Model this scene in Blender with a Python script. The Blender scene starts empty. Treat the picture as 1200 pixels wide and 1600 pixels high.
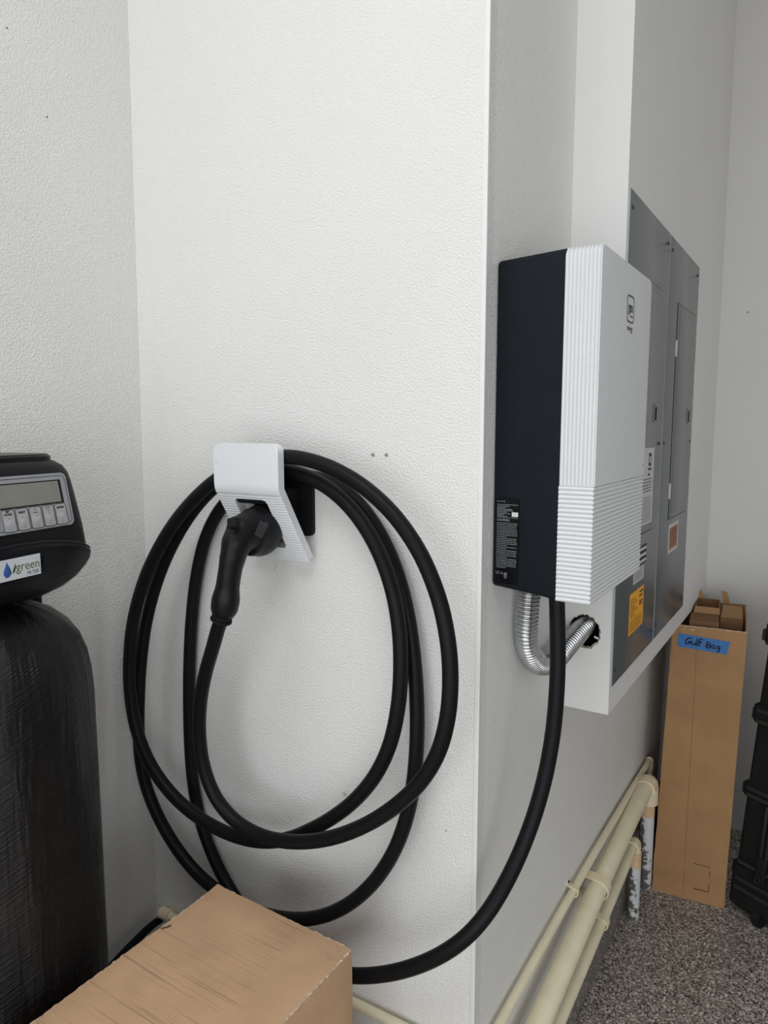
import bpy, bmesh, math, random
from mathutils import Vector, Matrix

random.seed(7)
scene = bpy.context.scene
COL = scene.collection

# ------------------------------------------------------------------ camera
cam_data = bpy.data.cameras.new('camera')
cam_data.sensor_fit = 'VERTICAL'
cam_data.sensor_height = 36.0
cam_data.lens = 36.0 * 1109.0 / 1600.0
cam_data.clip_start = 0.02
cam = bpy.data.objects.new('camera', cam_data)
COL.objects.link(cam)
cam.location = (0.51796, -1.13764, 1.59)
cam.rotation_euler = (math.radians(90 - 6.686), 0, math.radians(32.378))
scene.camera = cam

# ------------------------------------------------------------------ light
world = bpy.data.worlds.new('daylight')
scene.world = world
world.use_nodes = True
bg = world.node_tree.nodes['Background']
bg.inputs['Color'].default_value = (0.80, 0.90, 1.0, 1)
bg.inputs['Strength'].default_value = 1.0


def area(name, loc, rot, sx, sy, power, col):
    l = bpy.data.lights.new(name, 'AREA')
    l.shape = 'RECTANGLE'
    l.size, l.size_y = sx, sy
    l.energy = power
    l.color = col
    o = bpy.data.objects.new(name, l)
    o.location = loc
    o.rotation_euler = rot
    COL.objects.link(o)
    return o


# daylight through the open garage door behind the camera
area('garage_door_daylight', (2.1, -2.85, 1.2), (math.radians(90), 0, 0), 5.2, 2.15, 72, (0.98, 0.99, 1.0))
# added unseen fill brightening tops and left side, above and behind the camera
area('added_overhead_fill', (0.15, -1.75, 3.6), (0, 0, 0), 2.2, 1.4, 46, (0.96, 0.98, 1.0))

scene.view_settings.view_transform = 'Standard'
scene.view_settings.look = 'None'
scene.view_settings.gamma = 1.0
scene.view_settings.exposure = -0.22
scene.view_settings.use_curve_mapping = False


# ------------------------------------------------------------------ materials
class NT:
    def __init__(self, name):
        self.m = bpy.data.materials.new(name)
        self.m.use_nodes = True
        self.t = self.m.node_tree
        self.b = self.t.nodes['Principled BSDF']

    def n(self, kind, **kw):
        nd = self.t.nodes.new(kind)
        for k, v in kw.items():
            if k.startswith('i_'):
                key = k[2:]
                key = int(key) if key.isdigit() else key.replace('_', ' ')
                nd.inputs[key].default_value = v
            else:
                setattr(nd, k, v)
        return nd

    def l(self, a, b):
        self.t.links.new(a, b)

    def set(self, **kw):
        for k, v in kw.items():
            self.b.inputs[k.replace('_', ' ')].default_value = v

    def pos(self, scale=None, obj=False):
        if obj:
            src = self.n('ShaderNodeTexCoord').outputs['Object']
        else:
            src = self.n('ShaderNodeNewGeometry').outputs['Position']
        if scale:
            mp = self.n('ShaderNodeMapping')
            mp.inputs['Scale'].default_value = scale
            self.l(src, mp.inputs['Vector'])
            return mp.outputs['Vector']
        return src

    def noise(self, vec, scale, detail=3, rough=0.55):
        nd = self.n('ShaderNodeTexNoise')
        nd.inputs['Scale'].default_value = scale
        nd.inputs['Detail'].default_value = detail
        nd.inputs['Roughness'].default_value = rough
        self.l(vec, nd.inputs['Vector'])
        return nd.outputs['Fac']

    def ramp(self, fac, stops, interp='LINEAR'):
        r = self.n('ShaderNodeValToRGB')
        r.color_ramp.interpolation = interp
        el = r.color_ramp.elements
        while len(el) < len(stops):
            el.new(0.5)
        for e, (p, c) in zip(el, stops):
            e.position = p
            e.color = tuple(c) + (1,) if len(c) == 3 else c
        self.l(fac, r.inputs['Fac'])
        return r.outputs['Color']

    def bump(self, h, strength, dist, prev=None):
        b = self.n('ShaderNodeBump')
        b.inputs['Strength'].default_value = strength
        b.inputs['Distance'].default_value = dist
        self.l(h, b.inputs['Height'])
        if prev:
            self.l(prev, b.inputs['Normal'])
        self.l(b.outputs['Normal'], self.b.inputs['Normal'])
        return b.outputs['Normal']


def plain(name, col, rough=0.5, metal=0.0, var=0.06, nscale=30, bump=0.0, bscale=400, **kw):
    """a plain coat with slight procedural mottling"""
    a = NT(name)
    a.set(Roughness=rough, Metallic=metal)
    if max(col) < 0.04 and not metal:
        a.b.inputs['Specular IOR Level'].default_value = 0.13
    p = a.pos(obj=True)
    c0 = tuple(max(0, x * (1 - var)) for x in col)
    c1 = tuple(min(1, x * (1 + var)) for x in col)
    a.l(a.ramp(a.noise(p, nscale), [(0.3, c0), (0.7, c1)]), a.b.inputs['Base Color'])
    if bump:
        a.bump(a.noise(p, bscale), bump, 0.001)
    for k, v in kw.items():
        a.b.inputs[k.replace('_', ' ')].default_value = v
    return a.m


def wall_mat(name, col, strength, scale, rough=0.62):
    a = NT(name)
    a.set(Roughness=rough)
    p = a.pos()
    big = a.noise(p, 2.3, 4)
    a.l(a.ramp(big, [(0.3, tuple(x * 0.965 for x in col)), (0.7, col)]), a.b.inputs['Base Color'])
    h = a.ramp(a.noise(p, scale, 1.2, 0.5), [(0.30, (0, 0, 0)), (0.70, (1, 1, 1))])
    n = a.bump(h, strength, 0.0013)
    a.bump(a.noise(p, 14, 2), 0.25, 0.004, n)
    return a.m


M_WALL = wall_mat('orange_peel_wall_paint', (0.80, 0.793, 0.770), 0.72, 255)
M_SIDEWALL = wall_mat('stippled_wall_paint', (0.87, 0.862, 0.84), 0.7, 310, 0.5)  # base lightened to stand in for light caught by the stipple facets
M_SMOOTH = wall_mat('smooth_wall_paint', (0.80, 0.79, 0.77), 0.06, 60)
M_FARWALL = wall_mat('shaded_far_wall_paint', (0.68, 0.665, 0.645), 0.15, 120)  # base darkened to carry the falloff of light toward the back
M_CEIL = wall_mat('ceiling_paint', (0.80, 0.80, 0.79), 0.3, 120)
M_BEAD = plain('corner_bead_paint', (0.80, 0.80, 0.785), 0.5, var=0.02)
M_SPOT = plain('dark_wall_mark', (0.16, 0.15, 0.14), 0.8)
M_SMUDGE = plain('grey_plug', (0.42, 0.41, 0.39), 0.8)


def flake(name, cols, scale, vec_scale=None, rough=0.42):
    a = NT(name)
    a.set(Roughness=rough)
    p = a.pos(vec_scale)
    v = a.n('ShaderNodeTexVoronoi')
    v.inputs['Scale'].default_value = scale
    a.l(p, v.inputs['Vector'])
    sep = a.n('ShaderNodeSeparateColor')
    a.l(v.outputs['Color'], sep.inputs['Color'])
    c = a.ramp(sep.outputs['Red'], cols, 'CONSTANT')
    a.l(c, a.b.inputs['Base Color'])
    a.bump(v.outputs['Distance'], 0.3, 0.001)
    return a.m


FLK = [(0.0, (0.20, 0.17, 0.145)), (0.28, (0.34, 0.30, 0.262)), (0.50, (0.48, 0.43, 0.38)),
       (0.68, (0.10, 0.088, 0.08)), (0.82, (0.72, 0.68, 0.62)), (0.93, (0.025, 0.025, 0.025))]
M_FLOOR = flake('epoxy_flake_floor', FLK, 225)
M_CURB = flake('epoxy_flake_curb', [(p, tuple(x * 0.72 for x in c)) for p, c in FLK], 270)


def cardboard(name, col, flute_axis=(0, 0, 1), flute=520, streak=None):
    a = NT(name)
    a.set(Roughness=0.78)
    a.b.inputs['Specular IOR Level'].default_value = 0.25
    p = a.pos(obj=True)
    base = a.ramp(a.noise(p, 9, 5, 0.6), [(0.3, tuple(x * 0.88 for x in col)), (0.7, tuple(x * 1.06 for x in col))])
    if streak:
        q = a.pos(streak, obj=True)
        msk = a.ramp(a.noise(q, 10, 3), [(0.56, (0, 0, 0)), (0.66, (0.55, 0.55, 0.55))])
        area_msk = a.ramp(a.noise(p, 5.0, 1), [(0.46, (0, 0, 0)), (0.56, (1, 1, 1))])
        mm = a.n('ShaderNodeMath', operation='MULTIPLY')
        a.l(msk, mm.inputs[0]); a.l(area_msk, mm.inputs[1])
        mx = a.n('ShaderNodeMix', data_type='RGBA')
        a.l(mm.outputs[0], mx.inputs['Factor'])
        a.l(base, mx.inputs['A'])
        mx.inputs['B'].default_value = (0.20, 0.13, 0.085, 1)
        base = mx.outputs['Result']
    # pale scuffs
    sc = a.ramp(a.noise(p, 60, 6, 0.7), [(0.66, (0, 0, 0)), (0.74, (0.35, 0.35, 0.35))])
    mx2 = a.n('ShaderNodeMix', data_type='RGBA')
    a.l(sc, mx2.inputs['Factor']); a.l(base, mx2.inputs['A'])
    mx2.inputs['B'].default_value = (0.62, 0.47, 0.32, 1)
    a.l(mx2.outputs['Result'], a.b.inputs['Base Color'])
    w = a.n('ShaderNodeTexWave', wave_type='BANDS')
    w.inputs['Scale'].default_value = 1.0
    mp = a.n('ShaderNodeMapping')
    mp.inputs['Scale'].default_value = tuple(x * flute / 6.283 for x in flute_axis)
    a.l(p, mp.inputs['Vector'])
    a.l(mp.outputs['Vector'], w.inputs['Vector'])
    w.bands_direction = 'DIAGONAL'
    w.inputs['Distortion'].default_value = 1.0
    n = a.bump(w.outputs['Fac'], 0.10, 0.0008)
    a.bump(a.noise(p, 35, 3), 0.25, 0.002, n)
    return a.m


M_CARD = cardboard('cardboard_near', (0.57, 0.365, 0.215), (0, 1, 0), 900, streak=(0.35, 26, 1))
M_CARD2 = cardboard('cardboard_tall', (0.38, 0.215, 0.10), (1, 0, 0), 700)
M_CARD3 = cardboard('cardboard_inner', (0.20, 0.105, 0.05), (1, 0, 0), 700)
M_WORN = plain('worn_cardboard_edge', (0.56, 0.42, 0.30), 0.85, var=0.35, nscale=120)
M_CUT = plain('die_cut_line', (0.05, 0.035, 0.025), 0.9)

M_CABLE = plain('black_cable_rubber', (0.0075, 0.0075, 0.0085), 0.40, bump=0.08, bscale=500)
M_HOUSING = plain('black_powder_coat', (0.0075, 0.010, 0.014), 0.5, bump=0.15, bscale=900)
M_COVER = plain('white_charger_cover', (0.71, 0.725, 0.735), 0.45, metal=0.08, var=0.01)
M_HOLDER = plain('white_holder_plastic', (0.74, 0.76, 0.78), 0.40, var=0.01)
M_HUB = plain('black_holder_plastic', (0.012, 0.012, 0.014), 0.55)
M_LBLACK = plain('black_label_film', (0.004, 0.004, 0.005), 0.22)
M_PRINTW = plain('white_print', (0.24, 0.25, 0.26), 0.6)
M_PRINTD = plain('dark_print', (0.03, 0.03, 0.032), 0.6)
M_LOGO = plain('charger_logo_print', (0.045, 0.047, 0.05), 0.5)
M_BARW = plain('white_label_patch', (0.6, 0.6, 0.6), 0.6)

M_PVC = plain('ivory_painted_pipe', (0.86, 0.79, 0.57), 0.42, var=0.06, nscale=14, bump=0.08, bscale=80)
M_FIT = plain('ivory_pipe_fitting', (0.86, 0.74, 0.52), 0.4, var=0.06, nscale=18)
M_PEACH = plain('primer_stained_pipe', (0.72, 0.50, 0.29), 0.6, var=0.12)
M_SCREW = plain('zinc_screw', (0.35, 0.35, 0.36), 0.35, metal=0.9)
M_BARK = plain('dark_screw', (0.06, 0.06, 0.055), 0.45, metal=0.6)


def riser_mat():
    a = NT('white_pipe_with_grey_paint')
    a.set(Roughness=0.5)
    p = a.pos()
    sp = a.n('ShaderNodeSeparateXYZ'); a.l(p, sp.inputs[0])
    ns = a.noise(p, 45, 5, 0.65)
    # paint overspray, strongest on the wall side and near the floor
    m1 = a.n('ShaderNodeMath', operation='MULTIPLY_ADD'); a.l(sp.outputs['X'], m1.inputs[0]); m1.inputs[1].default_value = -9.0; m1.inputs[2].default_value = 0.86
    m2 = a.n('ShaderNodeMath', operation='MULTIPLY_ADD'); a.l(sp.outputs['Z'], m2.inputs[0]); m2.inputs[1].default_value = -1.1; a.l(m1.outputs[0], m2.inputs[2])
    m3 = a.n('ShaderNodeMath', operation='ADD'); a.l(m2.outputs[0], m3.inputs[0]); a.l(ns, m3.inputs[1])
    f = a.ramp(m3.outputs[0], [(0.77, (0.66, 0.66, 0.66)), (0.80, (0.11, 0.105, 0.10))])
    a.l(f, a.b.inputs['Base Color'])
    a.bump(ns, 0.3, 0.001)
    return a.m


M_RISER = riser_mat()
M_PANEL = plain('grey_enamel_steel', (0.125, 0.135, 0.142), 0.27, var=0.04, nscale=5)
M_PDOOR = plain('grey_enamel_door', (0.135, 0.145, 0.150), 0.30, var=0.04, nscale=5)
M_PEDGE = plain('bare_panel_edge', (0.42, 0.44, 0.45), 0.35)
M_GAP = plain('dark_seam', (0.015, 0.015, 0.016), 0.8)
M_LWHITE = plain('white_paper_label', (0.60, 0.60, 0.60), 0.55)
M_YEL = plain('amber_warning_label', (0.95, 0.43, 0.02), 0.5)
M_ORG = plain('rust_orange_label', (0.42, 0.16, 0.075), 0.5, var=0.35, nscale=60)
M_TAPE = plain('blue_painters_tape', (0.035, 0.155, 0.42), 0.65, var=0.12, nscale=60, bump=0.3, bscale=250)
M_INK = plain('black_marker_ink', (0.01, 0.01, 0.02), 0.5)

M_CASE = plain('black_rotomoulded_plastic', (0.012, 0.013, 0.013), 0.55, var=0.2, bump=0.2, bscale=300)
M_CASERIB = plain('black_plastic_ridge', (0.03, 0.03, 0.03), 0.5)


def conduit_mat():
    a = NT('galvanised_flexible_conduit')
    a.set(Metallic=1.0, Roughness=0.24)
    p = a.pos()
    a.l(a.ramp(a.noise(p, 60), [(0.3, (0.50, 0.51, 0.52)), (0.7, (0.68, 0.69, 0.70))]), a.b.inputs['Base Color'])
    return a.m


M_CONDUIT = conduit_mat()


def tank_mat():
    a = NT('streaked_black_tank_jacket')
    a.set(Roughness=0.3)
    mpc = a.n('ShaderNodeMapping')
    mpc.inputs['Location'].default_value = (0.681, 0.496, 0)
    a.l(a.pos(obj=True), mpc.inputs['Vector'])
    p = mpc.outputs['Vector']
    a.b.inputs['Specular IOR Level'].default_value = 0.26
    sp = a.n('ShaderNodeSeparateXYZ'); a.l(p, sp.inputs[0])
    at = a.n('ShaderNodeMath', operation='ARCTAN2'); a.l(sp.outputs['Y'], at.inputs[0]); a.l(sp.outputs['X'], at.inputs[1])
    # helical filament winding: angle and height combined
    cb = a.n('ShaderNodeCombineXYZ')
    s1 = a.n('ShaderNodeMath', operation='MULTIPLY_ADD'); a.l(at.outputs[0], s1.inputs[0]); s1.inputs[1].default_value = -0.075; a.l(sp.outputs['Z'], s1.inputs[2])
    s2 = a.n('ShaderNodeMath', operation='MULTIPLY'); a.l(s1.outputs[0], s2.inputs[0]); s2.inputs[1].default_value = 105
    a.l(at.outputs[0], cb.inputs[0]); a.l(s2.outputs[0], cb.inputs[1])
    f1 = a.noise(cb.outputs[0], 2.2, 4, 0.6)
    # vertical drips / folds
    cb2 = a.n('ShaderNodeCombineXYZ')
    s3 = a.n('ShaderNodeMath', operation='MULTIPLY'); a.l(at.outputs[0], s3.inputs[0]); s3.inputs[1].default_value = 4.5
    s4 = a.n('ShaderNodeMath', operation='MULTIPLY'); a.l(sp.outputs['Z'], s4.inputs[0]); s4.inputs[1].default_value = 3
    a.l(s3.outputs[0], cb2.inputs[0]); a.l(s4.outputs[0], cb2.inputs[1])
    f2 = a.noise(cb2.outputs[0], 1.0, 3, 0.6)
    f3 = a.noise(p, 7, 4, 0.6)
    a.l(a.ramp(f3, [(0.35, (0.003, 0.0035, 0.0045)), (0.6, (0.006, 0.005, 0.005)), (0.8, (0.018, 0.016, 0.015))]), a.b.inputs['Base Color'])
    a.l(a.ramp(f3, [(0.3, (0.16, 0.16, 0.16)), (0.7, (0.40, 0.40, 0.40))]), a.b.inputs['Roughness'])
    n = a.bump(f1, 0.9, 0.003)
    a.bump(f2, 0.7, 0.012, n)
    return a.m


M_TANK = tank_mat()
M_HEAD = plain('black_valve_plastic', (0.010, 0.010, 0.012), 0.45, bump=0.1, bscale=600)
M_HEADG = plain('glossy_black_plastic', (0.008, 0.008, 0.010), 0.3)
M_BEZEL = plain('silver_keypad_film', (0.32, 0.33, 0.35), 0.38, metal=0.25, var=0.03)
M_BTN = plain('grey_key_film', (0.43, 0.43, 0.44), 0.35, metal=0.2, var=0.03)
M_LCD = plain('grey_green_lcd', (0.22, 0.22, 0.185), 0.15, var=0.08, nscale=14)
M_STK = plain('white_sticker', (0.66, 0.69, 0.72), 0.4, var=0.02)
M_GREEN = plain('olive_green_print', (0.12, 0.15, 0.055), 0.5)
M_LEAF = plain('dark_green_print', (0.02, 0.06, 0.02), 0.5)
M_BLUE = plain('blue_drop_print', (0.02, 0.10, 0.38), 0.3, var=0.5, nscale=60)
M_GREYT = plain('grey_print', (0.12, 0.12, 0.13), 0.5)


# ------------------------------------------------------------------ mesh helpers
def link(name, me, mat, parent=None, smooth=False, sharp=35):
    o = bpy.data.objects.new(name, me)
    COL.objects.link(o)
    if mat is not None:
        mats = mat if isinstance(mat, (list, tuple)) else [mat]
        for m in mats:
            me.materials.append(m)
    if smooth and len(me.polygons):
        me.polygons.foreach_set('use_smooth', [True] * len(me.polygons))
        me.set_sharp_from_angle(angle=math.radians(sharp))
    if parent is not None:
        o.parent = parent
        par = parent
        chain = Matrix.Identity(4)
        while par is not None:
            chain = par.matrix_basis @ chain if par.parent is None else par.matrix_parent_inverse @ par.matrix_basis @ chain
            par = par.parent
        o.matrix_parent_inverse = chain.inverted()
    return o


def from_bm(bm):
    bmesh.ops.recalc_face_normals(bm, faces=bm.faces)
    me = bpy.data.meshes.new('mesh')
    bm.to_mesh(me)
    bm.free()
    return me


def mesh(name, verts, faces, mat, parent=None, smooth=False, sharp=35):
    me = bpy.data.meshes.new('mesh')
    me.from_pydata([tuple(v) for v in verts], [], faces)
    bm = bmesh.new(); bm.from_mesh(me)
    bmesh.ops.recalc_face_normals(bm, faces=bm.faces)
    bm.to_mesh(me); bm.free()
    return link(name, me, mat, parent, smooth, sharp)


def box_bm(lo, hi, bevel=0.0, seg=2, mtx=None):
    bm = bmesh.new()
    bmesh.ops.create_cube(bm, size=1.0)
    c = [(a + b) / 2 for a, b in zip(lo, hi)]
    s = [abs(b - a) for a, b in zip(lo, hi)]
    for v in bm.verts:
        v.co = Vector((c[0] + v.co.x * s[0], c[1] + v.co.y * s[1], c[2] + v.co.z * s[2]))
    if bevel:
        bmesh.ops.bevel(bm, geom=bm.edges[:], offset=bevel, segments=seg, profile=0.5, affect='EDGES')
    if mtx is not None:
        bm.transform(mtx)
    return bm


def box(name, lo, hi, mat, parent=None, bevel=0.0, seg=2, mtx=None):
    return link(name, from_bm(box_bm(lo, hi, bevel, seg, mtx)), mat, parent, smooth=bevel > 0, sharp=50)


def frame(o, r, u):
    """matrix with origin o, local x along r, local y along u, local z = r x u"""
    r = Vector(r).normalized(); u = Vector(u).normalized(); n = r.cross(u).normalized(); u = n.cross(r)
    m = Matrix((r, u, n)).transposed().to_4x4()
    m.translation = Vector(o)
    return m


def cyl(name, p0, p1, r, mat, parent=None, seg=24, r1=None, caps=True):
    p0 = Vector(p0); p1 = Vector(p1)
    return tube(name, [p0, p1], [r, r if r1 is None else r1], mat, parent, seg)


def catmull(pts, sub):
    P = [Vector(p) for p in pts]
    out = []
    n = len(P)
    for i in range(n - 1):
        p0 = P[max(i - 1, 0)]; p1 = P[i]; p2 = P[i + 1]; p3 = P[min(i + 2, n - 1)]
        for k in range(sub):
            t = k / sub
            out.append(0.5 * ((2 * p1) + (-p0 + p2) * t + (2 * p0 - 5 * p1 + 4 * p2 - p3) * t * t + (-p0 + 3 * p1 - 3 * p2 + p3) * t ** 3))
    out.append(P[-1])
    return out


def tube_data(pts, radii, seg=16, rb=None):
    P = [Vector(p) for p in pts]
    n = len(P)
    if not isinstance(radii, (list, tuple)):
        radii = [radii] * n
    T = []
    for i in range(n):
        a = P[max(i - 1, 0)]; b = P[min(i + 1, n - 1)]
        T.append((b - a).normalized())
    ref = Vector((0, 0, 1)) if abs(T[0].z) < 0.9 else Vector((1, 0, 0))
    N = (ref - T[0] * ref.dot(T[0])).normalized()
    verts = []; faces = []
    for i in range(n):
        N = (N - T[i] * N.dot(T[i])).normalized()
        B = T[i].cross(N)
        for k in range(seg):
            a = 2 * math.pi * k / seg
            verts.append(P[i] + N * math.cos(a) * radii[i] + B * math.sin(a) * (rb[i] if rb else radii[i]))
    for i in range(n - 1):
        for k in range(seg):
            k2 = (k + 1) % seg
            faces.append((i * seg + k, i * seg + k2, (i + 1) * seg + k2, (i + 1) * seg + k))
    faces.append(tuple(range(seg))[::-1])
    faces.append(tuple((n - 1) * seg + k for k in range(seg)))
    return verts, faces


def tube(name, pts, radii, mat, parent=None, seg=16, sharp=45, rb=None):
    v, f = tube_data(pts, radii, seg, rb)
    return mesh(name, v, f, mat, parent, True, sharp)


def text(name, s, mtx, size, mat, parent=None, align='CENTER', ext=0.0002, sx=1.0, shear=0.0, spacing=1.0, bold=0.0):
    c = bpy.data.curves.new('lettering', 'FONT')
    c.body = s
    c.size = size
    c.align_x = align
    c.align_y = 'CENTER'
    c.extrude = ext
    c.shear = shear
    c.offset = bold
    c.space_character = spacing
    tmp = bpy.data.objects.new('tmp', c)
    COL.objects.link(tmp)
    bpy.context.view_layer.update()
    me = bpy.data.meshes.new_from_object(tmp.evaluated_get(bpy.context.evaluated_depsgraph_get()))
    bpy.data.objects.remove(tmp)
    me.materials.clear(); me.materials.append(mat)
    o = bpy.data.objects.new(name, me)
    COL.objects.link(o)
    w = mtx @ Matrix.Diagonal((sx, 1, 1, 1))
    o.matrix_basis = w
    if parent is not None:
        o.parent = parent
        chain = Matrix.Identity(4)
        par = parent
        while par is not None:
            chain = par.matrix_basis @ chain if par.parent is None else par.matrix_parent_inverse @ par.matrix_basis @ chain
            par = par.parent
        o.matrix_parent_inverse = chain.inverted()
    return o


def sheet(name, mtx, x0, y0, x1, y1, th, mat, parent=None, r=0.0):
    """thin label lying on the plane of mtx"""
    bm = bmesh.new()
    bmesh.ops.create_cube(bm, size=1.0)
    for v in bm.verts:
        v.co = Vector(((x0 + x1) / 2 + v.co.x * (x1 - x0), (y0 + y1) / 2 + v.co.y * (y1 - y0), th / 2 + v.co.z * th))
    if r:
        es = [e for e in bm.edges if abs(e.verts[0].co.x - e.verts[1].co.x) < 1e-6 and abs(e.verts[0].co.y - e.verts[1].co.y) < 1e-6]
        bmesh.ops.bevel(bm, geom=es, offset=r, segments=4, profile=0.5, affect='EDGES')
    bm.transform(mtx)
    return link(name, from_bm(bm), mat, parent)


def dashes(name, mtx, x0, x1, rows, h, mat, parent, th=0.0003, seed=1, gap=0.25, word=(2, 7)):
    """illegible fine print: rows of small word-sized dashes, rows = [(y, fill)]"""
    rnd = random.Random(seed)
    V = []; F = []
    for y, fill in rows:
        x = x0
        xe = x0 + (x1 - x0) * fill
        while x < xe - h:
            w = min(rnd.randint(*word) * h * 0.55, xe - x)
            a = len(V)
            for (px, py) in ((x, y), (x + w, y), (x + w, y + h), (x, y + h)):
                V.append(mtx @ Vector((px, py, th)))
            F.append((a, a + 1, a + 2, a + 3))
            x += w + h * gap * rnd.uniform(0.8, 2.2)
    o = mesh(name, V, F, mat, parent)
    o['kind'] = 'stuff'
    return o


def strokes(name, mtx, lines, w, mat, parent, th=0.0004):
    """pen strokes as flat ribbons on a plane"""
    V = []; F = []
    for ln in lines:
        P = [Vector((a, b, 0)) for a, b in ln]
        base = len(V)
        for i, p in enumerate(P):
            t = (P[min(i + 1, len(P) - 1)] - P[max(i - 1, 0)])
            if t.length < 1e-9:
                t = Vector((1, 0, 0))
            t.normalize()
            nn = Vector((-t.y, t.x, 0)) * w / 2
            V.append(mtx @ (p + nn + Vector((0, 0, th)))); V.append(mtx @ (p - nn + Vector((0, 0, th))))
        for i in range(len(P) - 1):
            a = base + 2 * i
            F.append((a, a + 1, a + 3, a + 2))
    return mesh(name, V, F, mat, parent)


def thing(name, label, cat, loc=(0, 0, 0), group=None):
    o = bpy.data.objects.new(name, None)
    o.empty_display_size = 0.05
    COL.objects.link(o)
    o.location = loc
    o['label'] = label; o['category'] = cat
    if group:
        o['group'] = group
    return o


def struct(o):
    o['kind'] = 'structure'
    return o


def screw(name, c, n, r, mat, parent, h=0.004):
    """pan-head screw"""
    c = Vector(c); n = Vector(n).normalized()
    prof = [(0, r), (0.45, r), (0.8, r * 0.75), (1.0, r * 0.35)]
    return tube(name, [c + n * h * a for a, _ in prof], [b for _, b in prof], mat, parent, 12, 60)


# ================================================================== STRUCTURE
XL = -0.888                      # left wall (leans a touch, as the photographed corner does)
def xl(z): return -0.8845 - (2.4 - z) * 0.0105
ZC = 3.7
YF = 1.87
CHX = 0.1182; CHY = 0.445; CHZ = 0.943

struct(box('floor', (-1.1, -3.75, -0.1), (6.4, YF + 0.1, 0.0), M_FLOOR))
struct(box('ceiling', (-1.1, -3.75, ZC), (6.4, YF + 0.1, ZC + 0.1), M_CEIL))
struct(box('wall_front', (-1.05, 0.0, 0.0), (0.0, 0.03, ZC), M_WALL))
WF = bpy.data.objects['wall_front']
struct(box('wall_side', (-0.12, 0.03, 0.0), (0.0, YF, ZC), M_SIDEWALL))
WS = bpy.data.objects['wall_side']
v = []
for (z, y) in ((0, -3.7), (0, 0.0), (ZC, 0.0), (ZC, -3.7)):
    v.append((xl(z), y, z))
for (z, y) in ((0, -3.7), (0, 0.0), (ZC, 0.0), (ZC, -3.7)):
    v.append((-1.05, y, z))
WL = struct(mesh('wall_left', v, [(0, 1, 2, 3), (7, 6, 5, 4), (0, 4, 5, 1), (1, 5, 6, 2), (2, 6, 7, 3), (3, 7, 4, 0)], M_WALL))
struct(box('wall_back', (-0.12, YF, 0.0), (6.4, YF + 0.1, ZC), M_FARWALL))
struct(box('wall_right', (6.3, -3.75, 0.0), (6.4, YF, ZC), M_CEIL))
struct(box('wall_door_header', (-1.05, -3.75, 2.3), (6.3, -3.65, ZC), M_CEIL))
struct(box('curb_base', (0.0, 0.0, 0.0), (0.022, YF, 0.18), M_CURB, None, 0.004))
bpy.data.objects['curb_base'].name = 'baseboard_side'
struct(box('driveway', (-8, -14, -0.1), (12, -3.75, -0.02), plain('driveway_concrete', (0.5, 0.49, 0.47), 0.8)))
bpy.data.objects['driveway'].name = 'ground'
# rounded metal corner bead under the paint
struct(box('trim_1', (-0.0085, -0.0012, 0.0), (0.0014, 0.007, ZC), M_BEAD, None, 0.0011, 3))

# boxed-out chase that carries the electrical panels, with a ragged hole in its near face
rnd = random.Random(3)
hc = (0.0580, 1.130); NH = 44
hole = []
for k in range(NH):
    a = 2 * math.pi * k / NH
    r = 0.0375 + rnd.uniform(-0.0022, 0.0022)
    hole.append((hc[0] + r * math.cos(a) * 0.95, hc[1] + r * math.sin(a)))
outer = []
x0, x1, z0, z1 = 0.0, CHX, CHZ, CHZ + 0.34
for k in range(NH):
    a = 2 * math.pi * k / NH
    c, s = math.cos(a), math.sin(a)
    t = 9
    if c > 1e-6: t = min(t, (x1 - hc[0]) / c)
    if c < -1e-6: t = min(t, (x0 - hc[0]) / c)
    if s > 1e-6: t = min(t, (z1 - hc[1]) / s)
    if s < -1e-6: t = min(t, (z0 - hc[1]) / s)
    outer.append((hc[0] + c * t, hc[1] + s * t))
for cx, cz in ((x0, z0), (x1, z0), (x1, z1), (x0, z1)):
    j = min(range(NH), key=lambda i: (outer[i][0] - cx) ** 2 + (outer[i][1] - cz) ** 2)
    outer[j] = (cx, cz)
V = [(x, CHY, z) for x, z in hole] + [(x, CHY, z) for x, z in outer]
V += [(x, CHY + 0.013, z) for x, z in hole]
F = [(k, (k + 1) % NH, NH + (k + 1) % NH, NH + k) for k in range(NH)]
F += [(k, (k + 1) % NH, 2 * NH + (k + 1) % NH, 2 * NH + k) for k in range(NH)]
b = len(V)
V += [(x0, CHY, z1), (x1, CHY, z1), (x1, CHY, ZC), (x0, CHY, ZC),
      (x0, YF, z0), (x1, YF, z0), (x1, YF, ZC), (x1, CHY, z0), (x0, CHY, z0)]
F += [(b, b + 1, b + 2, b + 3), (b + 7, b + 5, b + 6, b + 2), (b + 8, b + 7, b + 5, b + 4)]
CH = struct(mesh('wall_chase', V, F, M_SMOOTH))
rim = [(x, z) for x, z in hole]
RV = []; RF = []
for k, (x, z) in enumerate(rim):
    dx, dz = x - hc[0], z - hc[1]
    L = math.hypot(dx, dz)
    w = rnd.uniform(0.0006, 0.0045) if math.sin(2 * math.pi * k / NH) < 0.2 else rnd.uniform(0.0004, 0.0015)
    RV += [(x - dx / L * 0.001, CHY - 0.0003, z - dz / L * 0.001), (x + dx / L * w, CHY - 0.0004, z + dz / L * w)]
for k in range(NH):
    k2 = (k + 1) % NH
    RF.append((2 * k, 2 * k + 1, 2 * k2 + 1, 2 * k2))
mesh('torn_rim', RV, RF, plain('crumbled_gypsum', (0.30, 0.27, 0.20), 0.95, var=0.8, nscale=300), CH)
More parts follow.
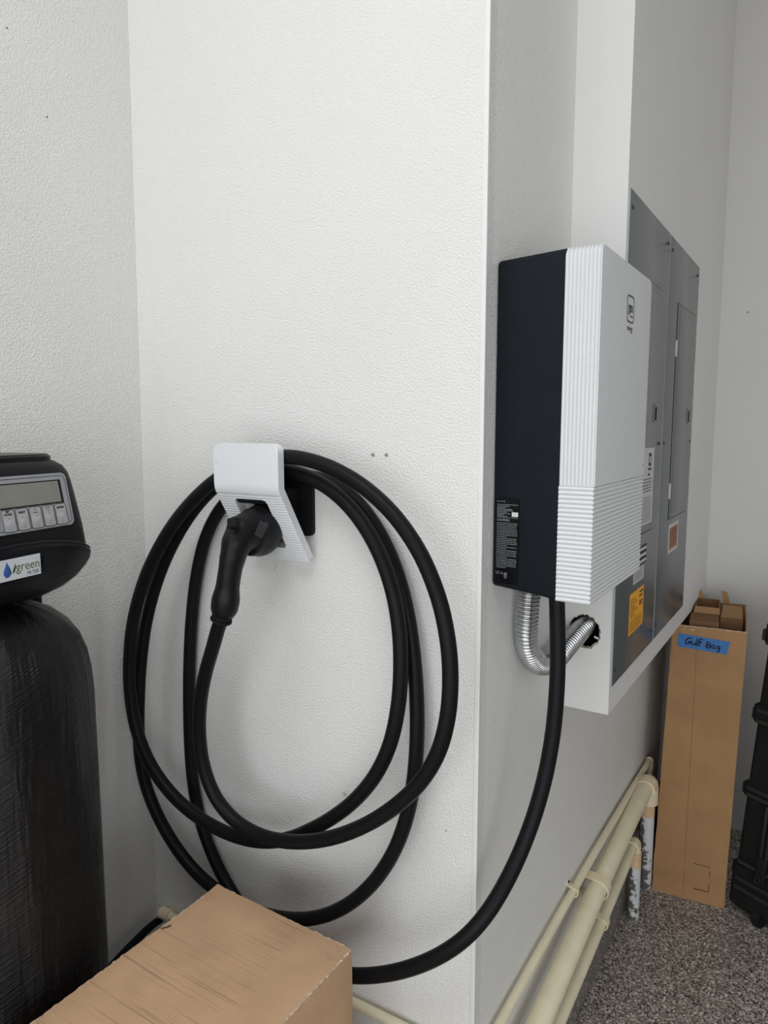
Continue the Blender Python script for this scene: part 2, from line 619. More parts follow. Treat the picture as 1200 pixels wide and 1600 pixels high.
# locknut and fitting seen in the dark of the hole
cyl('conduit_fitting', (0.074, CHY + 0.03, 1.112), (0.086, CHY + 0.03, 1.108), 0.007, M_CONDUIT, CH, 12)
box('cavity_dark_backing', (0.002, CHY + 0.09, CHZ + 0.01), (CHX - 0.002, CHY + 0.10, CHZ + 0.6), M_GAP, CH)  # near-black sheet standing in for the shade inside the hole

# small marks on the walls: anchor plugs and nail holes
def spot(name, c, n, r, mat, parent, e=0.0006):
    c = Vector(c); n = Vector(n)
    return cyl(name, c - n * 0.001, c + n * e, r, mat, parent, 10)
for (x, z, r) in ((-0.228, 1.3705 + 0.17 - 0.17, 0.0042), (-0.1977, 1.3708, 0.0042)):
    z = z + 0.17
    spot('wall_anchor', (x, 0, z), (0, -1, 0), r, M_SMUDGE, WF)
    spot('screw_hole', (x - 0.0005, -0.0005, z), (0, -1, 0), 0.0018, M_SPOT, WF)
for (x, z, r) in ((-0.2996, 0.8347, 0.0016), (-0.0634, 0.8296, 0.0014), (-0.479, 1.299, 0.0011), (-0.4795, 1.293, 0.001)):
    spot('screw_hole', (x, 0, z), (0, -1, 0), r, M_SPOT, WF)
tube('plug_ring', [Vector((-0.2996 + 0.0045 * math.cos(a), -0.0006, 0.8347 + 0.0045 * math.sin(a))) for a in [i * 0.5236 for i in range(13)]], 0.0006, M_SMUDGE, WF, 6)
for (y, z) in ((-0.2854, 2.3595), (-0.21, 2.2231)):
    spot('screw_hole', (xl(z), y, z), (1, 0, 0), 0.0018, M_SPOT, WL)
spot('screw_hole', (0.21, YF, 2.02), (0, -1, 0), 0.003, M_SPOT, bpy.data.objects['wall_back'])
spot('screw_hole', (0.335, YF, 1.72), (0, -1, 0), 0.003, M_SPOT, bpy.data.objects['wall_back'])

# ================================================================== EV CHARGER
Y0, Y1, XB, XF = 0.0435, 0.407, 0.122, 0.183
Z0, ZR, Z1 = 1.292, 1.4935, 1.889
ch = thing('ev_charger', 'black and white ribbed wall charger box on the wall beside the grey panels', 'charger', (0, 0.22, 1.29))
# black housing, slightly smaller where it meets the wall
bm = box_bm((0.0005, Y0 + 0.001, Z0 + 0.001), (XB, Y1 - 0.001, Z1 - 0.003))
for vv in bm.verts:
    if vv.co.x < 0.05:
        vv.co.z += 0.012 if vv.co.z < 1.5 else -0.006
        vv.co.y += 0.002 if vv.co.y < 0.2 else -0.002
es = [e for e in bm.edges if not (e.verts[0].co.x > 0.1 and e.verts[1].co.x > 0.1)]
bmesh.ops.bevel(bm, geom=es, offset=0.007, segments=4, profile=0.5, affect='EDGES')
link('housing', from_bm(bm), M_HOUSING, ch, True, 40)


def offset_path(P, closed=False):
    """normals (outward) of an open path in 2-D, path runs with the outside on its left"""
    N = []
    for i in range(len(P)):
        a = P[max(i - 1, 0)]; b = P[min(i + 1, len(P) - 1)]
        t = Vector((b[0] - a[0], b[1] - a[1])).normalized()
        N.append(Vector((-t.y, t.x)))
    return N


# upper cover: front-view outline with rounded top corners, swept out from the wall with vertical flutes
def arc(cx, cy, r, a0, a1, n):
    return [(cx + r * math.cos(math.radians(a0 + (a1 - a0) * i / n)), cy + r * math.sin(math.radians(a0 + (a1 - a0) * i / n))) for i in range(n + 1)]
R = 0.018
out = [(Y0, ZR), (Y0, ZR + 0.1), (Y0, ZR + 0.25)] + arc(Y0 + R, Z1 - R, R, 180, 90, 8) + [(Y0 + 0.12, Z1), (Y0 + 0.24, Z1)] + arc(Y1 - R, Z1 - R, R, 90, 0, 8) + [(Y1, ZR + 0.1), (Y1, ZR)]
N = offset_path(out)
N[0] = N[1] = N[2] = Vector((-1, 0)); N[-1] = N[-2] = Vector((1, 0))
rings = []
nr = 9; per = 8; A = 0.0027
xe = XF - 0.0015
for i in range(nr * per + 1):
    t = i / per
    off = A * abs(math.sin(math.pi * t)) ** 0.7 - A
    rings.append((XB + (xe - XB) * i / (nr * per), off))
rings += [(XF - 0.0002, -A - 0.0003), (XF, -A - 0.0016)]
V = []; F = []
m = len(out)
for x, off in rings:
    for (p, nn) in zip(out, N):
        V.append((x, p[0] + nn.x * off, p[1] + nn.y * off))
for i in range(len(rings) - 1):
    for k in range(m - 1):
        F.append((i * m + k, i * m + k + 1, (i + 1) * m + k + 1, (i + 1) * m + k))
F.append(tuple(range(m))); F.append(tuple((len(rings) - 1) * m + k for k in range(m)))
F.append(tuple(i * m for i in range(len(rings)))); F.append(tuple(i * m + m - 1 for i in range(len(rings))))
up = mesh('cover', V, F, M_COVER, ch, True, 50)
# lower cover: horizontal flutes that wrap the near side and the front
ring = [(XB, Y0)] + [(XF - 0.002, Y0)] + arc(XF - 0.002, Y0 + 0.002, 0.002, 270, 360, 3) + [(XF, Y1 - 0.004)] + arc(XF - 0.004, Y1 - 0.004, 0.004, 0, 90, 3) + [(XB, Y1)]
NL = []
for i in range(len(ring)):
    a = ring[max(i - 1, 0)]; b_ = ring[min(i + 1, len(ring) - 1)]
    t = Vector((b_[0] - a[0], b_[1] - a[1])).normalized()
    NL.append(Vector((t.y, -t.x)))
nr = 26; V = []; F = []; m = len(ring)
for i in range(nr * per + 1):
    t = i / per
    off = A * abs(math.sin(math.pi * t)) ** 0.6 - A
    z = Z0 + (ZR - 0.0001 - Z0) * i / (nr * per)
    for (p, nn) in zip(ring, NL):
        V.append((p[0] + nn.x * off, p[1] + nn.y * off, z))
n_ = nr * per + 1
for i in range(n_ - 1):
    for k in range(m - 1):
        F.append((i * m + k, i * m + k + 1, (i + 1) * m + k + 1, (i + 1) * m + k))
F.append(tuple(range(m))); F.append(tuple((n_ - 1) * m + k for k in range(m)))
F.append(tuple(i * m for i in range(n_)) + tuple(i * m + m - 1 for i in reversed(range(n_))))
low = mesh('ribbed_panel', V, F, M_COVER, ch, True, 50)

# emblem and lettering on the front
fx = XF + 0.0002
LM = frame((fx, 0.2385, 1.8085), (0, 1, 0), (0, 0, 1))
def rrect(w, h, r, n=6):
    return [(x, y) for x, y in arc(w / 2 - r, h / 2 - r, r, 0, 90, n) + arc(-w / 2 + r, h / 2 - r, r, 90, 180, n) + arc(-w / 2 + r, -h / 2 + r, r, 180, 270, n) + arc(w / 2 - r, -h / 2 + r, r, 270, 360, n)]
sq = rrect(0.050, 0.046, 0.010)
strokes('emblem_outline', LM, [sq + [sq[0]]], 0.0030, M_LOGO, ch)
text('emblem_letters', 'gm', LM @ Matrix.Translation((0, 0.003, 0.0003)), 0.0265, M_LOGO, ch, bold=0.0004)
strokes('emblem_underline', LM, [[(0.0005, -0.0125), (0.0175, -0.0125)]], 0.003, M_LOGO, ch)
text('wordmark', 'energy', frame((fx, 0.2375, 1.774), (0, 1, 0), (0, 0, 1)), 0.0150, M_LOGO, ch)
spot('status_light', (XF, 0.392, 1.515), (1, 0, 0), 0.002, M_SPOT, ch)

# rating label on the black side
SM = frame((0, Y0 + 0.0004, 0), (1, 0, 0), (0, 0, 1))
lab = sheet('rating_label', SM, 0.0090, 1.3115, 0.0515, 1.4665, 0.0005, M_LBLACK, ch)
TL = frame((0, Y0 - 0.0003, 0), (1, 0, 0), (0, 0, 1))
text('label_brand', 'gm energy', TL @ Matrix.Translation((0.0105, 1.4615, 0)), 0.0036, M_PRINTW, lab, 'LEFT')
dashes('fine_print', TL, 0.0105, 0.050, [(1.4550, 1.0)] + [(1.4520 - i * 0.0026, f) for i, f in enumerate((0.6, 0.4, 0.75, 0.8, 0.5, 0.65, 0.35, 0.5))], 0.0010, M_PRINTW, lab, seed=2)
sheet('serial_patch', TL, 0.0385, 1.4345, 0.0505, 1.4425, 0.0002, M_BARW, lab)
dashes('rule', TL, 0.0105, 0.0505, [(1.4318, 1.0)], 0.0006, M_PRINTW, lab, seed=3, word=(60, 90))
text('caution_heading', 'CAUTION', TL @ Matrix.Translation((0.0105, 1.4275, 0)), 0.0052, M_PRINTW, lab, 'LEFT', bold=0.0001)
rows = []
z = 1.4215
for i in range(27):
    rows.append((z, 0.98 if i not in (8, 13, 15, 20, 26) else 0.5))
    z -= 0.0031
dashes('caution_print', TL, 0.0105, 0.0500, rows, 0.0010, M_PRINTW, lab, seed=5, gap=0.5)
# icons: open manual, triangle, crossed bin
strokes('manual_icon', TL @ Matrix.Translation((0.0135, 1.3315, 0)), [[(-0.003, -0.002), (0.003, -0.002), (0.003, 0.002), (-0.003, 0.002), (-0.003, -0.002)], [(0, -0.002), (0, 0.002)]], 0.0006, M_PRINTW, lab)
strokes('warning_icon', TL @ Matrix.Translation((0.0215, 1.3315, 0)), [[(-0.0026, -0.0022), (0.0026, -0.0022), (0, 0.0024), (-0.0026, -0.0022)], [(0, 0.0008), (0, -0.0012)]], 0.0006, M_PRINTW, lab)
strokes('bin_icon', TL @ Matrix.Translation((0.0285, 1.3285, 0)), [[(-0.002, -0.004), (0.002, -0.004), (0.0025, 0.002), (-0.0025, 0.002), (-0.002, -0.004)], [(-0.003, 0.003), (0.003, 0.003)], [(-0.003, -0.004), (0.003, 0.004)], [(0.003, -0.004), (-0.003, 0.004)], [(-0.002, -0.006), (0.002, -0.006)]], 0.0009, M_PRINTW, lab)
# cable gland and conduit connector under the housing
cyl('cable_gland', (0.110, 0.087, Z0 + 0.012), (0.110, 0.087, Z0 - 0.004), 0.0175, M_HUB, ch, 24)

# ================================================================== FLEXIBLE CONDUIT
cp = [(0.036, 0.150, 1.2935), (0.034, 0.150, 1.2696), (0.031, 0.150, 1.2251), (0.026, 0.164, 1.174), (0.0245, 0.198, 1.1335), (0.0265, 0.25, 1.101),
      (0.034, 0.32, 1.0945), (0.0425, 0.388, 1.1135), (0.0515, 0.445, 1.1330), (0.055, 0.48, 1.140)]
P = catmull(cp, 60)
# resample evenly
L = [0]
for a_, b_ in zip(P, P[1:]):
    L.append(L[-1] + (b_ - a_).length)
tot = L[-1]; pitch = 0.0078; per = 6
ns = int(tot / pitch) * per
Q = []; RR = []
j = 0
for i in range(ns + 1):
    s = tot * i / ns
    while j < len(L) - 2 and L[j + 1] < s: j += 1
    f = (s - L[j]) / max(1e-9, L[j + 1] - L[j])
    Q.append(P[j].lerp(P[j + 1], min(1, f)))
    ph = (i % per)
    RR.append(0.0216 + (-0.0022, 0.0000, 0.0013, 0.0017, 0.0013, 0.0000)[ph])
cd = tube('flexible_conduit', Q, RR, M_CONDUIT, None, 28, 80)
cd['label'] = 'silver corrugated flexible conduit looping from under the charger into the wall hole'
cd['category'] = 'conduit'

# ================================================================== CHARGING CABLE, CONNECTOR, HOLDER
CABLE = [(-0.4683, -0.172, 1.2224), (-0.4811, -0.17, 1.1983), (-0.4969, -0.166, 1.1666), (-0.5353, -0.156, 1.0957), (-0.5597, -0.148, 1.0242), (-0.571, -0.142, 0.9546), (-0.5653, -0.136, 0.8784), (-0.5465, -0.131, 0.8173), (-0.4912, -0.127, 0.7795), (-0.428, -0.124, 0.7686), (-0.3666, -0.122, 0.7751), (-0.2999, -0.12, 0.7924), (-0.2295, -0.117, 0.8265), (-0.1636, -0.114, 0.8692), (-0.1019, -0.111, 0.9268), (-0.0546, -0.108, 0.9835), (-0.0273, -0.105, 1.0384), (-0.0099, -0.102, 1.1006), (-0.0094, -0.1, 1.1788), (-0.0159, -0.098, 1.2287), (-0.0323, -0.096, 1.3034), (-0.0653, -0.094, 1.3768), (-0.1204, -0.092, 1.4344), (-0.1777, -0.09, 1.4785), (-0.2376, -0.088, 1.5082), (-0.3077, -0.086, 1.5281), (-0.3737, -0.085, 1.5326), (-0.471, -0.084, 1.524), (-0.5742, -0.083, 1.4815), (-0.6846, -0.09, 1.3898), (-0.7664, -0.1, 1.2767), (-0.8087, -0.108, 1.1697), (-0.8238, -0.112, 1.0628), (-0.8212, -0.115, 0.9713), (-0.8091, -0.114, 0.8976), (-0.7703, -0.11, 0.8085), (-0.7, -0.104, 0.7607), (-0.63, -0.098, 0.7326), (-0.5621, -0.093, 0.7169), (-0.497, -0.088, 0.7163), (-0.4333, -0.08, 0.7258), (-0.3797, -0.079, 0.7542), (-0.3332, -0.078, 0.7881), (-0.2804, -0.077, 0.8232), (-0.2238, -0.076, 0.8769), (-0.1758, -0.075, 0.9416), (-0.1439, -0.074, 1.0084), (-0.13, -0.072, 1.0785), (-0.1238, -0.07, 1.1589), (-0.1288, -0.068, 1.2303), (-0.1429, -0.065, 1.2941), (-0.171, -0.062, 1.3618), (-0.2116, -0.06, 1.4137), (-0.2534, -0.058, 1.4504), (-0.3022, -0.057, 1.482), (-0.3616, -0.056, 1.5023), (-0.4431, -0.055, 1.5094), (-0.523, -0.054, 1.5003), (-0.6072, -0.053, 1.4618), (-0.6929, -0.052, 1.385), (-0.7752, -0.057, 1.2685), (-0.8158, -0.066, 1.1593), (-0.8338, -0.074, 1.0503), (-0.8387, -0.08, 0.9414), (-0.8445, -0.082, 0.8614), (-0.8421, -0.08, 0.7889), (-0.8263, -0.077, 0.7272), (-0.7928, -0.072, 0.6586), (-0.7392, -0.067, 0.5976), (-0.6903, -0.058, 0.5575), (-0.626, -0.062, 0.5416), (-0.5523, -0.066, 0.5326), (-0.475, -0.067, 0.5388), (-0.4032, -0.066, 0.556), (-0.3475, -0.064, 0.5783), (-0.2947, -0.061, 0.6076), (-0.2377, -0.058, 0.6538), (-0.1899, -0.054, 0.714), (-0.1513, -0.05, 0.781), (-0.1267, -0.047, 0.8477), (-0.1143, -0.044, 0.916), (-0.1081, -0.041, 0.9806), (-0.1062, -0.038, 1.0497), (-0.1125, -0.035, 1.1398), (-0.1256, -0.032, 1.2221), (-0.1455, -0.03, 1.2892), (-0.1658, -0.028, 1.3403), (-0.1995, -0.027, 1.3999), (-0.2408, -0.026, 1.4446), (-0.2904, -0.025, 1.4741), (-0.3417, -0.025, 1.4895), (-0.4194, -0.024, 1.4943), (-0.5167, -0.023, 1.48), (-0.6133, -0.022, 1.4227), (-0.656, -0.022, 1.3569), (-0.6946, -0.022, 1.2505), (-0.7151, -0.022, 1.1637), (-0.7271, -0.022, 1.0547), (-0.7343, -0.022, 0.9442), (-0.7365, -0.022, 0.8327), (-0.729, -0.022, 0.7593), (-0.719, -0.022, 0.6878), (-0.6954, -0.022, 0.6342), (-0.6676, -0.022, 0.5828), (-0.6295, -0.023, 0.5321), (-0.5703, -0.028, 0.49), (-0.4873, -0.045, 0.4681), (-0.3927, -0.07, 0.4745), (-0.2986, -0.092, 0.5003), (-0.2057, -0.105, 0.541), (-0.1336, -0.11, 0.5792), (-0.0706, -0.108, 0.6191), (-0.0147, -0.1, 0.6648), (0.0192, -0.088, 0.6993), (0.0435, -0.07, 0.733), (0.0623, -0.045, 0.7675), (0.0742, -0.01, 0.8018), (0.087, 0.015, 0.8481), (0.0988, 0.035, 0.8975), (0.106, 0.05, 0.9452), (0.1113, 0.06, 0.9907), (0.1171, 0.07, 1.0473), (0.1188, 0.077, 1.1097), (0.1171, 0.082, 1.1723), (0.1137, 0.085, 1.2341), (0.1103, 0.087, 1.2864)]
tc = thing('charging_cable', 'thick black charging cable coiled over the white wall holder with its plug docked', 'cable', (-0.44, -0.03, 1.50))
for k_ in (0.5, -0.52) * 4:      # relax the centre line without shrinking it
    q_ = [Vector(p) for p in CABLE]
    CABLE = [q_[0]] + [q_[i] + ((q_[i - 1] + q_[i + 1]) * 0.5 - q_[i]) * k_ if 2 < i < len(q_) - 3 else q_[i] for i in range(1, len(q_) - 1)] + [q_[-1]]
tube('sheath', catmull(CABLE, 5), 0.0142, M_CABLE, tc, 20, 80)

# connector body: handle that bends up into the holder slot
hp = [(-0.4640, -0.171, 1.232), (-0.4600, -0.171, 1.246), (-0.4560, -0.171, 1.262), (-0.4500, -0.170, 1.293), (-0.4440, -0.169, 1.322), (-0.4390, -0.165, 1.350),
      (-0.4360, -0.156, 1.374), (-0.4360, -0.138, 1.388), (-0.4370, -0.115, 1.389), (-0.4380, -0.088, 1.390), (-0.4410, -0.058, 1.403), (-0.4430, -0.03, 1.425)]
hr = [0.0215, 0.0265, 0.0272, 0.0225, 0.0220, 0.0240, 0.0285, 0.0340, 0.0390, 0.0415, 0.0395, 0.0360]
hb = [0.0215, 0.0265, 0.0272, 0.0230, 0.0235, 0.0265, 0.0320, 0.0400, 0.0480, 0.0525, 0.0480, 0.0400]
PP = catmull(hp, 8)
RRR = []; RRB = []
for i in range(len(PP)):
    t = i / 8; k = min(int(t), len(hr) - 2); f = t - k
    f = f * f * (3 - 2 * f)
    RRR.append(hr[k] * (1 - f) + hr[k + 1] * f)
    RRB.append(hb[k] * (1 - f) + hb[k + 1] * f)
con = tube('connector_handle', PP, RRR, None, tc, 32, 180, RRB)


def con_mat():
    a = NT('black_connector_plastic')
    a.set(Roughness=0.38)
    a.b.inputs['Base Color'].default_value = (0.008, 0.008, 0.009, 1)
    a.b.inputs['Specular IOR Level'].default_value = 0.2
    p = a.pos(obj=True)
    a.bump(a.noise(p, 700), 0.08, 0.001)
    return a.m


con.data.materials.append(con_mat())
rm = con.modifiers.new('blend', 'REMESH'); rm.mode = 'VOXEL'; rm.voxel_size = 0.0022; rm.use_smooth_shade = True
sm = con.modifiers.new('soft', 'SMOOTH'); sm.factor = 0.5; sm.iterations = 8
# release button
bmx = frame((-0.4180, -0.1840, 1.4160), (0.93, 0.05, 0.30), (-0.30, 0.35, 0.85))
bt = link('release_button', from_bm(box_bm((-0.0105, -0.010, -0.010), (0.0105, 0.010, 0.0075), 0.003, 3, bmx)), M_HUB, con, True, 40)
# rating print on the handle's flank: fine lines that follow the curved surface
from mathutils.bvhtree import BVHTree
bpy.context.view_layer.update()
dgp = bpy.context.evaluated_depsgraph_get()
bvh = BVHTree.FromObject(con, dgp)
pn = Vector((0.80, -0.58, 0.10)).normalized()
px_ = Vector((0.42, 0.30, 0.86)); px_ = (px_ - pn * px_.dot(pn)).normalized(); py_ = pn.cross(px_)
PO = Vector((-0.402, -0.125, 1.398)) + pn * 0.06
V = []; F = []; rp = random.Random(21)
for r_i in range(7):
    x_ = -0.015
    while x_ < 0.014:
        w_ = rp.uniform(0.0012, 0.0045)
        q4 = []
        for (dx_, dy_) in ((0, 0), (w_, 0), (w_, 0.0011), (0, 0.0011)):
            o_ = PO + px_ * (x_ + dx_) + py_ * (0.0085 - r_i * 0.0027 + dy_)
            hit = bvh.ray_cast(o_, -pn)
            if hit[0] is not None: q4.append(hit[0] + pn * 0.0003)
        if len(q4) == 4:
            k_ = len(V); V += q4; F.append((k_, k_ + 1, k_ + 2, k_ + 3))
        x_ += w_ + 0.0008
if F:
    rpt = mesh('rating_print', V, F, M_GREYT, con); rpt['kind'] = 'stuff'
# strain relief: stacked slotted rings at the foot of the handle
d0 = Vector((-0.4683, -0.172, 1.2224)); d1 = Vector((-0.4622, -0.171, 1.240)); ax = (d1 - d0).normalized()
for s_, r_, h_ in ((0.016, 0.0215, 0.006), (0.0065, 0.0205, 0.0045), (-0.003, 0.0215, 0.0040)):
    c_ = d0 + ax * s_
    tube('strain_relief_ring', [c_, c_ + ax * 0.0008, c_ + ax * (h_ - 0.0008), c_ + ax * h_], [r_ - 0.0008, r_, r_, r_ - 0.0008], M_HUB, tc, 28, 40)
tube('strain_relief', [d0 - ax * 0.002, d0 + ax * 0.026], [0.0172, 0.0185], M_HUB, tc, 24, 40)
nb = Vector((0, -0.9, 0.1)).normalized()
for k in range(8):
    a = 2 * math.pi * k / 8
    side = ax.cross(nb).normalized(); nb2 = side.cross(ax).normalized()
    dd = nb2 * math.cos(a) + side * math.sin(a)
    c_ = d0 + ax * 0.0135 + dd * 0.0195
    m_ = frame(c_, ax.cross(dd), ax)
    link('strain_relief_web', from_bm(box_bm((-0.0022, -0.003, -0.002), (0.0022, 0.004, 0.0016), 0, 1, m_)), M_HUB, tc)

# holder
ho = thing('cable_holder', 'white bent-plate wall holder for the cable and plug, fixed on the white wall', 'holder', (-0.447, 0, 1.45))
HX0, HX1 = -0.5325, -0.3640
TH = 0.019
prof = []
zt, zb_ = 1.562, 1.3195
# y(z) of the outer face, bend rounded
for i in range(14):
    prof.append((-0.1205, zt - (zt - 1.485) * i / 13))
pb = Vector((-0.1205, 1.4715)); p_in = Vector((-0.1205, 1.485)); dl = (Vector((-0.0295, zb_)) - pb).normalized(); p_out = pb + dl * 0.0135
for i in range(1, 8):
    t = i / 8
    q = (1 - t) ** 2 * p_in + 2 * t * (1 - t) * pb + t * t * p_out
    prof.append((q.x, q.y))
Lr = (Vector((-0.0295, zb_)) - p_out).length
NR = 26; per = 6
for i in range(NR * per + 1):
    q = p_out + dl * (Lr * i / (NR * per))
    prof.append((q.x, q.y))
K0 = 14 + 7
V = []; F = []
npf = len(prof)
tot_s = sum((Vector(prof[i + 1]) - Vector(prof[i])).length for i in range(npf - 1))
RC = 0.015
nrm = Vector((dl.y, -dl.x))
if nrm.x > 0: nrm = -nrm
ym = -0.1205 + TH                               # mitre of the inner faces
bk = p_out - nrm * TH
zm = bk.y + (ym - bk.x) * dl.y / dl.x
SX0, SX1, SR = -0.4890, -0.4050, 0.012
S0, S1 = 0.0080, 0.1290                         # slot extent, measured down the slanted face
s_acc = 0.0; rows = []
for i, (y, z) in enumerate(prof):
    a_ = Vector(prof[max(i - 1, 0)]); b_ = Vector(prof[min(i + 1, npf - 1)])
    t = (b_ - a_).normalized()
    nn = Vector((t.y, -t.x))
    if nn.x > 0: nn = -nn
    if i: s_acc += (Vector(prof[i]) - Vector(prof[i - 1])).length
    off = -0.0018 * (1 - abs(math.sin(math.pi * (i - K0) / per)) ** 0.7) if i >= K0 else 0.0
    ins = 0
    if s_acc < RC: ins = RC - math.sqrt(max(0, RC * RC - (RC - s_acc) ** 2))
    if tot_s - s_acc < 0.006: ins = 0.006 - math.sqrt(max(0, 0.006 ** 2 - (0.006 - (tot_s - s_acc)) ** 2))
    fy, fz = y + nn.x * off, z + nn.y * off
    if i < 14: by, bz_ = ym, max(z, zm)
    else:
        q = Vector((y, z)) - nrm * TH
        by, bz_ = (q.x, q.y) if q.y < zm and i >= K0 else (ym, zm)
    e = 0.0022
    sl = Lr * (i - K0) / (NR * per) + 0.0135 if i >= K0 else -1
    c0 = (SX0 + SX1) / 2; hwid = (SX1 - SX0) / 2
    inside = S0 + 0.0135 <= sl <= S1 + 0.0135
    w_ = hwid
    if inside:
        dd = min(sl - S0 - 0.0135, S1 + 0.0135 - sl)
        if dd < SR: w_ = hwid - SR + math.sqrt(max(0, SR * SR - (SR - dd) ** 2))
    rows.append(inside)
    V += [(HX0 + ins, by, bz_), (HX0 + ins, fy - nn.x * e, fz - nn.y * e), (HX0 + ins + e, fy, fz), (c0 - w_, fy, fz), (c0 + w_, fy, fz),
          (HX1 - ins - e, fy, fz), (HX1 - ins, fy - nn.x * e, fz - nn.y * e), (HX1 - ins, by, bz_), (c0 + w_, by, bz_), (c0 - w_, by, bz_)]
for i in range(npf - 1):
    hole_ = rows[i] and rows[i + 1]
    for k in range(10):
        if hole_ and k in (3, 8): continue
        k2 = (k + 1) % 10
        F.append((i * 10 + k, i * 10 + k2, (i + 1) * 10 + k2, (i + 1) * 10 + k))
    if hole_:
        for k, k2 in ((3, 9), (8, 4)):
            F.append((i * 10 + k, i * 10 + k2, (i + 1) * 10 + k2, (i + 1) * 10 + k))
    if rows[i] != rows[i + 1]:
        j = i + 1 if rows[i + 1] else i
        F.append((j * 10 + 3, j * 10 + 4, j * 10 + 8, j * 10 + 9))
F.append(tuple(range(10))); F.append(tuple((npf - 1) * 10 + k for k in range(10)))
plate = mesh('front_plate', V, F, M_HOLDER, ho, True, 40)
# black back plate and the drum the coil hangs on
sheet('back_plate', frame((0, 0, 0), (1, 0, 0), (0, 0, 1)), -0.527, 1.372, -0.3695, 1.500, 0.009, M_HUB, ho, 0.012)
box('hub', (-0.500, -0.101, 1.442), (-0.398, -0.008, 1.476), M_HUB, ho, 0.010, 3)
# socket that receives the plug
mk = frame((-0.4375, -0.040, 1.430), (1, 0, 0), (0, 0.86, 0.51))
box('plug_socket', (-0.4915, -0.040, 1.386), (-0.4025, -0.009, 1.474), M_HUB, ho, 0.004)
strokes('logo_slit', frame((0, -0.1207, 0), (1, 0, 0), (0, 0, 1)), [[(-0.5255, 1.5245), (-0.5195, 1.5245)]], 0.0012, M_SMUDGE, ho)

# ================================================================== ELECTRICAL PANELS
def panel(y0, y1, label, door_y0, door_y1, latch_y):
    z0, z1 = 1.010, 2.0895
    t = thing('electrical_panel', label, 'electrical panel', (CHX, (y0 + y1) / 2, z0), 'grey breaker panels side by side on the chase')
    bm = box_bm((CHX, y0 - 0.0035, z0 + 0.002), (CHX + 0.0050, y1 + 0.0035, z1 - 0.002))
    link('frame', from_bm(bm), M_PEDGE, t)
    box('cover_plate', (CHX + 0.0030, y0, z0), (CHX + 0.0062, y1, z1), M_PANEL, t, 0.0012, 2)
    # recessed door: dark gap, then the leaf with a folded lip
    dz0, dz1 = 1.333, 1.934
    box('door_gap', (CHX + 0.0060, door_y0 - 0.003, dz0 - 0.003), (CHX + 0.00655, door_y1 + 0.003, dz1 + 0.003), M_GAP, t)
    d = box('door', (CHX + 0.0062, door_y0, dz0), (CHX + 0.0092, door_y1, dz1), M_PDOOR, t, 0.0012, 2)
    box('door_field', (CHX + 0.0088, door_y0 + 0.016, dz0 + 0.016), (CHX + 0.0104, door_y1 - 0.016, dz1 - 0.016), M_PDOOR, d, 0.0014, 2)
    for hz in (1.812, 1.413):
        box('hinge', (CHX + 0.0060, door_y0 - 0.006, hz - 0.022), (CHX + 0.0105, door_y0 - 0.0005, hz + 0.022), M_LWHITE, d)
    lt = box('latch', (CHX + 0.0100, latch_y - 0.016, 1.606), (CHX + 0.0115, latch_y + 0.016, 1.652), M_PANEL, d, 0.0008)
    box('latch_pull', (CHX + 0.0112, latch_y - 0.006, 1.611), (CHX + 0.0122, latch_y + 0.011, 1.644), M_GAP, d, 0.0008)
    for (sy, sz) in ((y0 + 0.0145, 2.055), (y1 - 0.030, 2.060), (y0 + 0.014, 1.7215), (y1 - 0.035, 1.7215), (y0 + 0.014, 1.045), (y1 - 0.030, 1.045)):
        if sz == 1.7215: sz = 1.5515
        screw('screw', (CHX + 0.0062, sy, sz), (1, 0, 0), 0.0046, M_BARK, t, 0.003)
    return t


PX = CHX + 0.0062
p1 = panel(0.4485, 0.8670, 'grey steel breaker panel nearest the charger, partly hidden by it, with the amber warning label', 0.560, 0.786, 0.752)
p2 = panel(0.8800, 1.3240, 'grey steel breaker panel farther from the charger, with the rust-orange and white label', 1.003, 1.268, 1.2245)
PM = frame((PX, 0, 0), (0, 1, 0), (0, 0, 1))
def psheet(name, y0, z0, y1, z1, mat, par, th=0.0004): return sheet(name, PM, y0, z0, y1, z1, th, mat, par)
PN = PM @ Matrix.Translation((0, 0, 0.0003))
PX0 = PX; PMs = PM
PM = frame((CHX + 0.0105, 0, 0), (0, 1, 0), (0, 0, 1)); PD = frame((CHX + 0.0106, 0, 0), (0, 1, 0), (0, 0, 1))
bigl = psheet('directory_label', 0.600, 1.353, 0.7605, 1.543, M_LWHITE, p1)
dashes('label_print', PD, 0.61, 0.75, [(1.4645 - i * 0.0075, 0.95) for i in range(5)], 0.0035, M_GREYT, bigl, 0.0004, 4)
dashes('label_print_small', PD, 0.61, 0.75, [(1.420 - i * 0.005, 0.97) for i in range(13)], 0.0019, M_GREYT, bigl, 0.0004, 5)
sheet('label_square', PD, 0.700, 1.498, 0.728, 1.530, 0.0005, M_PRINTD, bigl)
sheet('label_square_core', PD, 0.707, 1.506, 0.721, 1.522, 0.0007, M_LWHITE, bigl)
dashes('label_heading', PD, 0.695, 0.735, [(1.4875, 1.0), (1.474, 0.6)], 0.006, M_PRINTD, bigl, 0.0004, 6)
PM = PMs; PD = frame((PX0 + 0.0001, 0, 0), (0, 1, 0), (0, 0, 1))
dkl = psheet('dark_label', 0.600, 1.310, 0.745, 1.328, M_PDOOR, p1)
stl = psheet('striped_label', 0.620, 1.252, 0.7375, 1.300, M_PRINTD, p1)
for k in range(3):
    s_ = sheet('label_stripe', PD, 0.622, 1.2565 + k * 0.0155, 0.7355, 1.2635 + k * 0.0155, 0.0005, M_LWHITE, stl)
whl = psheet('white_label', 0.609, 1.2135, 0.7185, 1.2475, M_LWHITE, p1)
